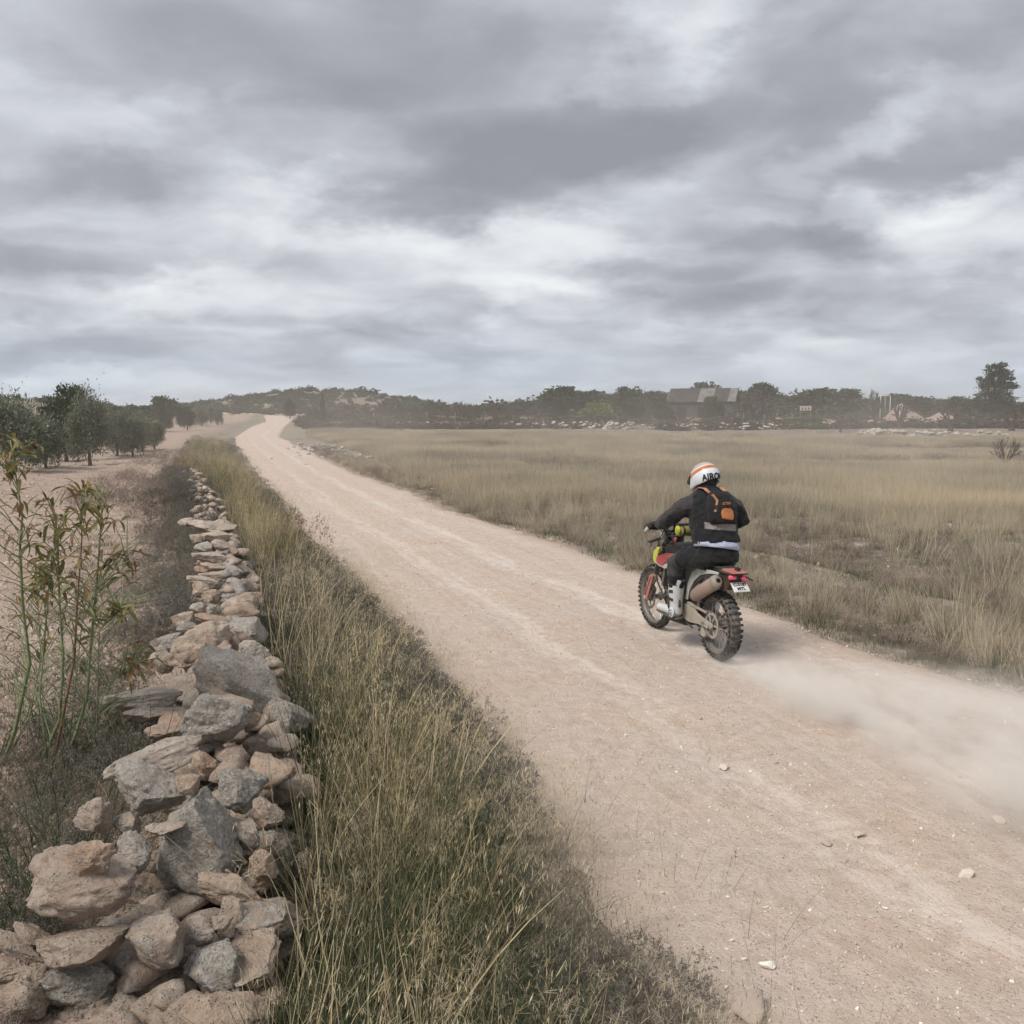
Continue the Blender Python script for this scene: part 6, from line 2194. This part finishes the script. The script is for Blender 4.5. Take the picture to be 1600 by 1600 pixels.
col_ = t_.mix(t_.m('MULTIPLY', wv_, inb_), col_, (.03, .025, .02))
sd_ = t_.m('MULTIPLY', t_.m('GREATER_THAN', t_.noise(t_.vm('MULTIPLY', pos_, (1, 1, 3)), 14, 2, .5), .56), t_.m('GREATER_THAN', s_x[0], .02))
col_ = t_.mix(t_.m('MULTIPLY', sd_, t_.m('MULTIPLY', t_.m('GREATER_THAN', tt_, -.01), .8)), col_, (.16, .07, .05))
finish(t_, col_, .3, **{'Specular IOR Level': .5, 'Coat Weight': .3})
M_HEL = m_
M_PEAK = dirty('peak_plastic', (.46, .38, .33), .5, 0, .3, 10)


def hel_pt(az, el, off=0.0):
    """az 0 = forward; surface point of the shell, local to its centre"""
    d_ = Vector((math.cos(az) * math.cos(el), math.sin(az) * math.cos(el), math.sin(el)))
    rx = .160 if d_.x < 0 else .168
    r_ = 1 / math.sqrt((d_.x / rx) ** 2 + (d_.y / .134) ** 2 + (d_.z / .150) ** 2)
    if d_.z < 0 and d_.x > 0: r_ *= 1 + .32 * min(1, -d_.z * 2.2) * d_.x
    return d_ * (r_ + off)


q = MB(); V = []; F = []; na, ne = 64, 30
for j in range(ne + 1):
    for i in range(na):
        az = 2 * math.pi * i / na
        bk = (1 - math.cos(az)) / 2
        emin = -.62 * (1 - bk) - .52 * bk if True else 0
        emin += .24 * math.exp(-((az - math.pi) / .75) ** 2)
        el = emin + (math.pi / 2 - .001 - emin) * j / ne
        V.append(hel_pt(az, el))
for j in range(ne):
    for i in range(na):
        i2 = (i + 1) % na
        # eye port
        az = 2 * math.pi * (i + .5) / na; az = az if az < math.pi else az - 2 * math.pi
        z_ = V[j * na + i].z
        if abs(az) < 1.0 and -.045 < z_ < .045: continue
        F.append((j * na + i, j * na + i2, (j + 1) * na + i2, (j + 1) * na + i))
q.add(V, F)
hel = q.build('helmet', M_HEL, person, True); hel.location = HC; hel.rotation_euler = (R(-3), R(16), R(2))
so = hel.modifiers.new('solid', 'SOLIDIFY'); so.thickness = .012; so.offset = -1
q = MB(); V = []; F = []
for i in range(13):
    t = i / 12 * 2 - 1
    for k in range(7):
        u = k / 6
        V.append((.05 + .21 * u - .03 * t * t, .105 * t * (1 - .15 * u), .142 - .05 * t * t - .035 * u - .075 * u * u))
for i in range(12):
    for k in range(6): F.append((7 * i + k, 7 * (i + 1) + k, 7 * (i + 1) + k + 1, 7 * i + k + 1))
q.add(V, F); pkx = q.build('visor_peak', M_PEAK, hel, True); so = pkx.modifiers.new('solid', 'SOLIDIFY'); so.thickness = .005
q = MB(); q.tube([(.10, .130, -.0), (.0, .136, .0), (-.06, .128, -.002)], .004, 6, squash=(3, 1)) if False else q.tube([(.155, -.09, .0), (.165, 0, .0), (.155, .09, .0)], .032, 12); q.build('goggles', M_BLK, hel, True)
# lettering around the back of the shell
me = text_mesh('AIROH', .080, .0030, .0006)
hw_ = max(abs(v.co.x) for v in me.vertices)
for v in me.vertices:
    x, y, z = v.co
    az = math.pi + x * .95 / .155
    el = math.asin(max(-1, min(1, (y - .022) / .150)))
    v.co = hel_pt(az, el, .0035 + z)
me.materials.clear(); me.materials.append(M_INK)
link('helmet_lettering', me, hel)
q = MB(); q.lathe([(.0, -.10), (.078, -.10), (.095, -.07), (.104, -.035), (.10, .01), (.06, .03), (0, .03)], c=(-.015, 0, 0), axis='Z', n=32)
q.build('helmet_liner', M_BLKC, hel, True)
q = MB(); q.tube([(.255, 0, 1.575), (.285, 0, 1.63)], [.098, .092], 24); cl_ = cloth('neck_roll', q, M_JKT, person, .010, 4)

# ------------------------------------------------------------------ backpack
pack = empty('backpack', (BX, BY, BZ), BH, 'black backpack with orange panels on the back of the rider', 'backpack')
M_PCK = fabric('black_pack', (.016, .0158, .0155))
M_ORG = fabric('orange_fabric', (.40, .15, .06))
M_ORP = fabric('peach_fabric', (.42, .20, .12))
pin = bpy.data.objects.new('pack_body', None)
q = MB()
loft_rings(q, [(.0, -.155, .125, .035, 0), (-.012, -.12, .150, .062, 0), (-.016, 0, .155, .070, 0), (-.01, .11, .135, .055, 0), (.0, .155, .10, .034, 0)], 28)
pb_ = cloth('pack_bag', q, M_PCK, pack, .010, 3, .008, .05)
PCN = Vector((.015, -.012, 1.435)); PR = (0, R(17), R(3))
pb_.location = PCN; pb_.rotation_euler = PR
bpy.data.objects.remove(pin)
def pkp(nm, prof, x_off, mt, bev=.006, th=.012):
    """flat patch on the outer face: prof in (y to the right of the viewer, z)"""
    qq = MB(); n_ = len(prof)
    V = [(x_off - .0 + ((a / .137) ** 2) * .030, -a, b_) for a, b_ in prof] + [(x_off + th + ((a / .137) ** 2) * .030, -a, b_) for a, b_ in prof]
    F = [tuple(range(n_))[::-1], tuple(range(n_, 2 * n_))] + [(i, (i + 1) % n_, n_ + (i + 1) % n_, n_ + i) for i in range(n_)]
    qq.add(V, F); return qq.build(nm, mt, pb_, bevel=bev)
pkp('pocket', [(-.045, -.115), (.062, -.135), (.078, -.10), (.078, -.05), (.055, -.026), (-.01, -.018), (-.045, -.035), (-.052, -.07)], -.095, M_ORG, .008, .03)
pkp('pocket_zip', [(-.050, -.028), (-.01, -.011), (.06, -.018), (.06, -.014), (-.01, -.007), (-.052, -.024)], -.090, M_BLK, .001)
pkp('orange_stripe', [(-.118, -.045), (-.082, .055), (-.112, .12), (-.098, .122), (-.062, .058), (-.098, -.05)], -.088, M_ORP, .003, .03)
pkp('lower_pouch', [(-.10, -.14), (.09, -.15), (.11, -.09), (.11, .03), (.08, .06), (-.07, .06), (-.075, -.05)], -.083, M_PCK, .006, .02)
me = text_mesh('KTM', .034, .0015, .0008)
for v in me.vertices:
    x, y, z = v.co
    v.co = (-.0905 - z, -x * 1.2 - .012 - y * .25, y + .022)
me.materials.clear(); me.materials.append(M_ORG)
link('pack_lettering', me, pb_)
for sg in (1, -1):
    q = MB(); q.tube([(.05, sg * .085, 1.575), (.13, sg * .095, 1.612), (.22, sg * .10, 1.612), (.31, sg * .105, 1.55), (.335, sg * .12, 1.44), (.29, sg * .16, 1.30), (.13, sg * .19, 1.25), (.03, sg * .14, 1.30)], .013, 8, squash=(1.8, .4)); q.build('shoulder_strap', M_ORP if True else M_BLK, pack, True)
    q = MB(); q.tube([(.05, sg * .08, 1.568), (.02, sg * .07, 1.57), (.0, sg * .06, 1.54)], .010, 8, squash=(1.8, .4)); q.build('strap_adjuster', M_BLK, pack, True)


# ------------------------------------------------------------------ air: thin haze, dust hanging over the field, dust thrown up by the wheel
def vol_box(name, lo, hi, label=None):
    c = [(a + b_) / 2 for a, b_ in zip(lo, hi)]
    q = MB(); q.box((0, 0, 0), [b_ - a for a, b_ in zip(lo, hi)])
    m = bpy.data.materials.new(name); m.use_nodes = True
    o = q.build(name, m); o.location = c
    tag(o, label, kind='stuff')
    return o, m, NT(m.node_tree)


def vol_finish(t, dens, col, an=.2):
    ins = {'Color': c4(col), 'Density': dens, 'Anisotropy': an}
    v = t.n('ShaderNodeVolumePrincipled', ins)
    o = t.n('ShaderNodeOutputMaterial')
    t.t.links.new(v.outputs[0], o.inputs['Volume'])


o, m, t = vol_box('haze', (-4700, -4700, -6), (4700, 4700, 28), 'thin pale air over the whole land')
vol_finish(t, .00026, (.90, .93, .97), .1)

# dust hanging over track and field
o, m, t = vol_box('dust_cloud', (-42, 13, -.3), (46, 125, 7.5), 'brownish dust hanging low over the track and the straw field')
pos = t.n('ShaderNodeNewGeometry').outputs['Position']
s_ = t.n('ShaderNodeSeparateXYZ', {0: pos}).outputs
def gauss(cx, cy, sx, sy, amp):
    a = t.m('POWER', t.m('DIVIDE', t.m('SUBTRACT', s_[0], cx), sx), 2.0)
    b_ = t.m('POWER', t.m('DIVIDE', t.m('SUBTRACT', s_[1], cy), sy), 2.0)
    return t.m('MULTIPLY', t.m('EXPONENT', t.m('MULTIPLY', t.m('ADD', a, b_), -1.0)), amp)
d_ = t.m('ADD', gauss(-17, 75, 9, 30, .0055), gauss(8, 34, 9, 15, .015))
d_ = t.m('ADD', d_, gauss(14, 78, 26, 28, .0025))
d_ = t.m('ADD', d_, gauss(-7, 38, 5, 12, .009))
nz = t.noise(pos, .10, 3, .55)
d_ = t.m('MULTIPLY', d_, t.mr(nz, .36, .66, .25, 1.7))
hf = t.m('MULTIPLY', t.mr(s_[2], 1.2, 6.5, 1.0, 0.0), t.mr(s_[1], 13.2, 19, 0, 1))
vol_finish(t, t.m('MULTIPLY', d_, hf), (.86, .79, .73), .2)

# plume behind the rear wheel
o, m, t = vol_box('wheel_dust', (0, -1.6, -.12), (6.2, 1.6, 1.5), 'pale dust trail thrown up behind the rear wheel')
o.location = (0, 0, 0)
me = o.data
for v in me.vertices:
    v.co = (v.co.x + 3.1, v.co.y, v.co.z + .69)
o.location = (BX - .02, BY + .02, BZ)
o.rotation_euler = (0, 0, math.atan2(5.05 - 8.8, 3.35 - 1.945))
pos = t.n('ShaderNodeTexCoord').outputs['Object']
s_ = t.n('ShaderNodeSeparateXYZ', {0: pos}).outputs
x_, y_, z_ = s_
rad = t.m('ADD', .09, t.m('MULTIPLY', x_, .13))
wob = t.noise(t.vm('MULTIPLY', pos, (.7, 1, 1)), 1.1, 4, .6, out=1)
wv_ = t.n('ShaderNodeSeparateXYZ', {0: wob}).outputs
yy_ = t.m('ADD', y_, t.m('MULTIPLY', t.m('SUBTRACT', wv_[0], .5), t.m('MULTIPLY', rad, 1.6)))
zz_ = t.m('SUBTRACT', t.m('SUBTRACT', z_, t.m('MULTIPLY', rad, .35)), t.m('MULTIPLY', t.m('SUBTRACT', wv_[1], .5), t.m('MULTIPLY', rad, 1.0)))
rr2 = t.m('ADD', t.m('POWER', t.m('DIVIDE', yy_, rad), 2.0), t.m('POWER', t.m('DIVIDE', zz_, t.m('MULTIPLY', rad, .62)), 2.0))
core = t.m('EXPONENT', t.m('MULTIPLY', rr2, -1.1))
nz = t.noise(t.vm('MULTIPLY', pos, (.6, 1, 1.1)), 2.8, 5, .62, .5)
d_ = t.m('MULTIPLY', core, t.mr(nz, .42, .60, .05, 1.9))
d_ = t.m('MULTIPLY', d_, t.m('MULTIPLY', t.mr(x_, .0, .35), t.mr(x_, 4.6, 6.1, 1.0, 0.0)))
d_ = t.m('MULTIPLY', d_, t.m('MULTIPLY', t.mr(t.m('ABSOLUTE', y_), 1.2, 1.55, 1, 0), t.mr(z_, 1.1, 1.45, 1, 0)))
vol_finish(t, t.m('MULTIPLY', d_, 2.8), (.98, .945, .90), .0)
for mm in bpy.data.materials:
    if mm.name == 'wheel_dust':
        try: mm.cycles.volume_step_rate = .35
        except Exception: pass
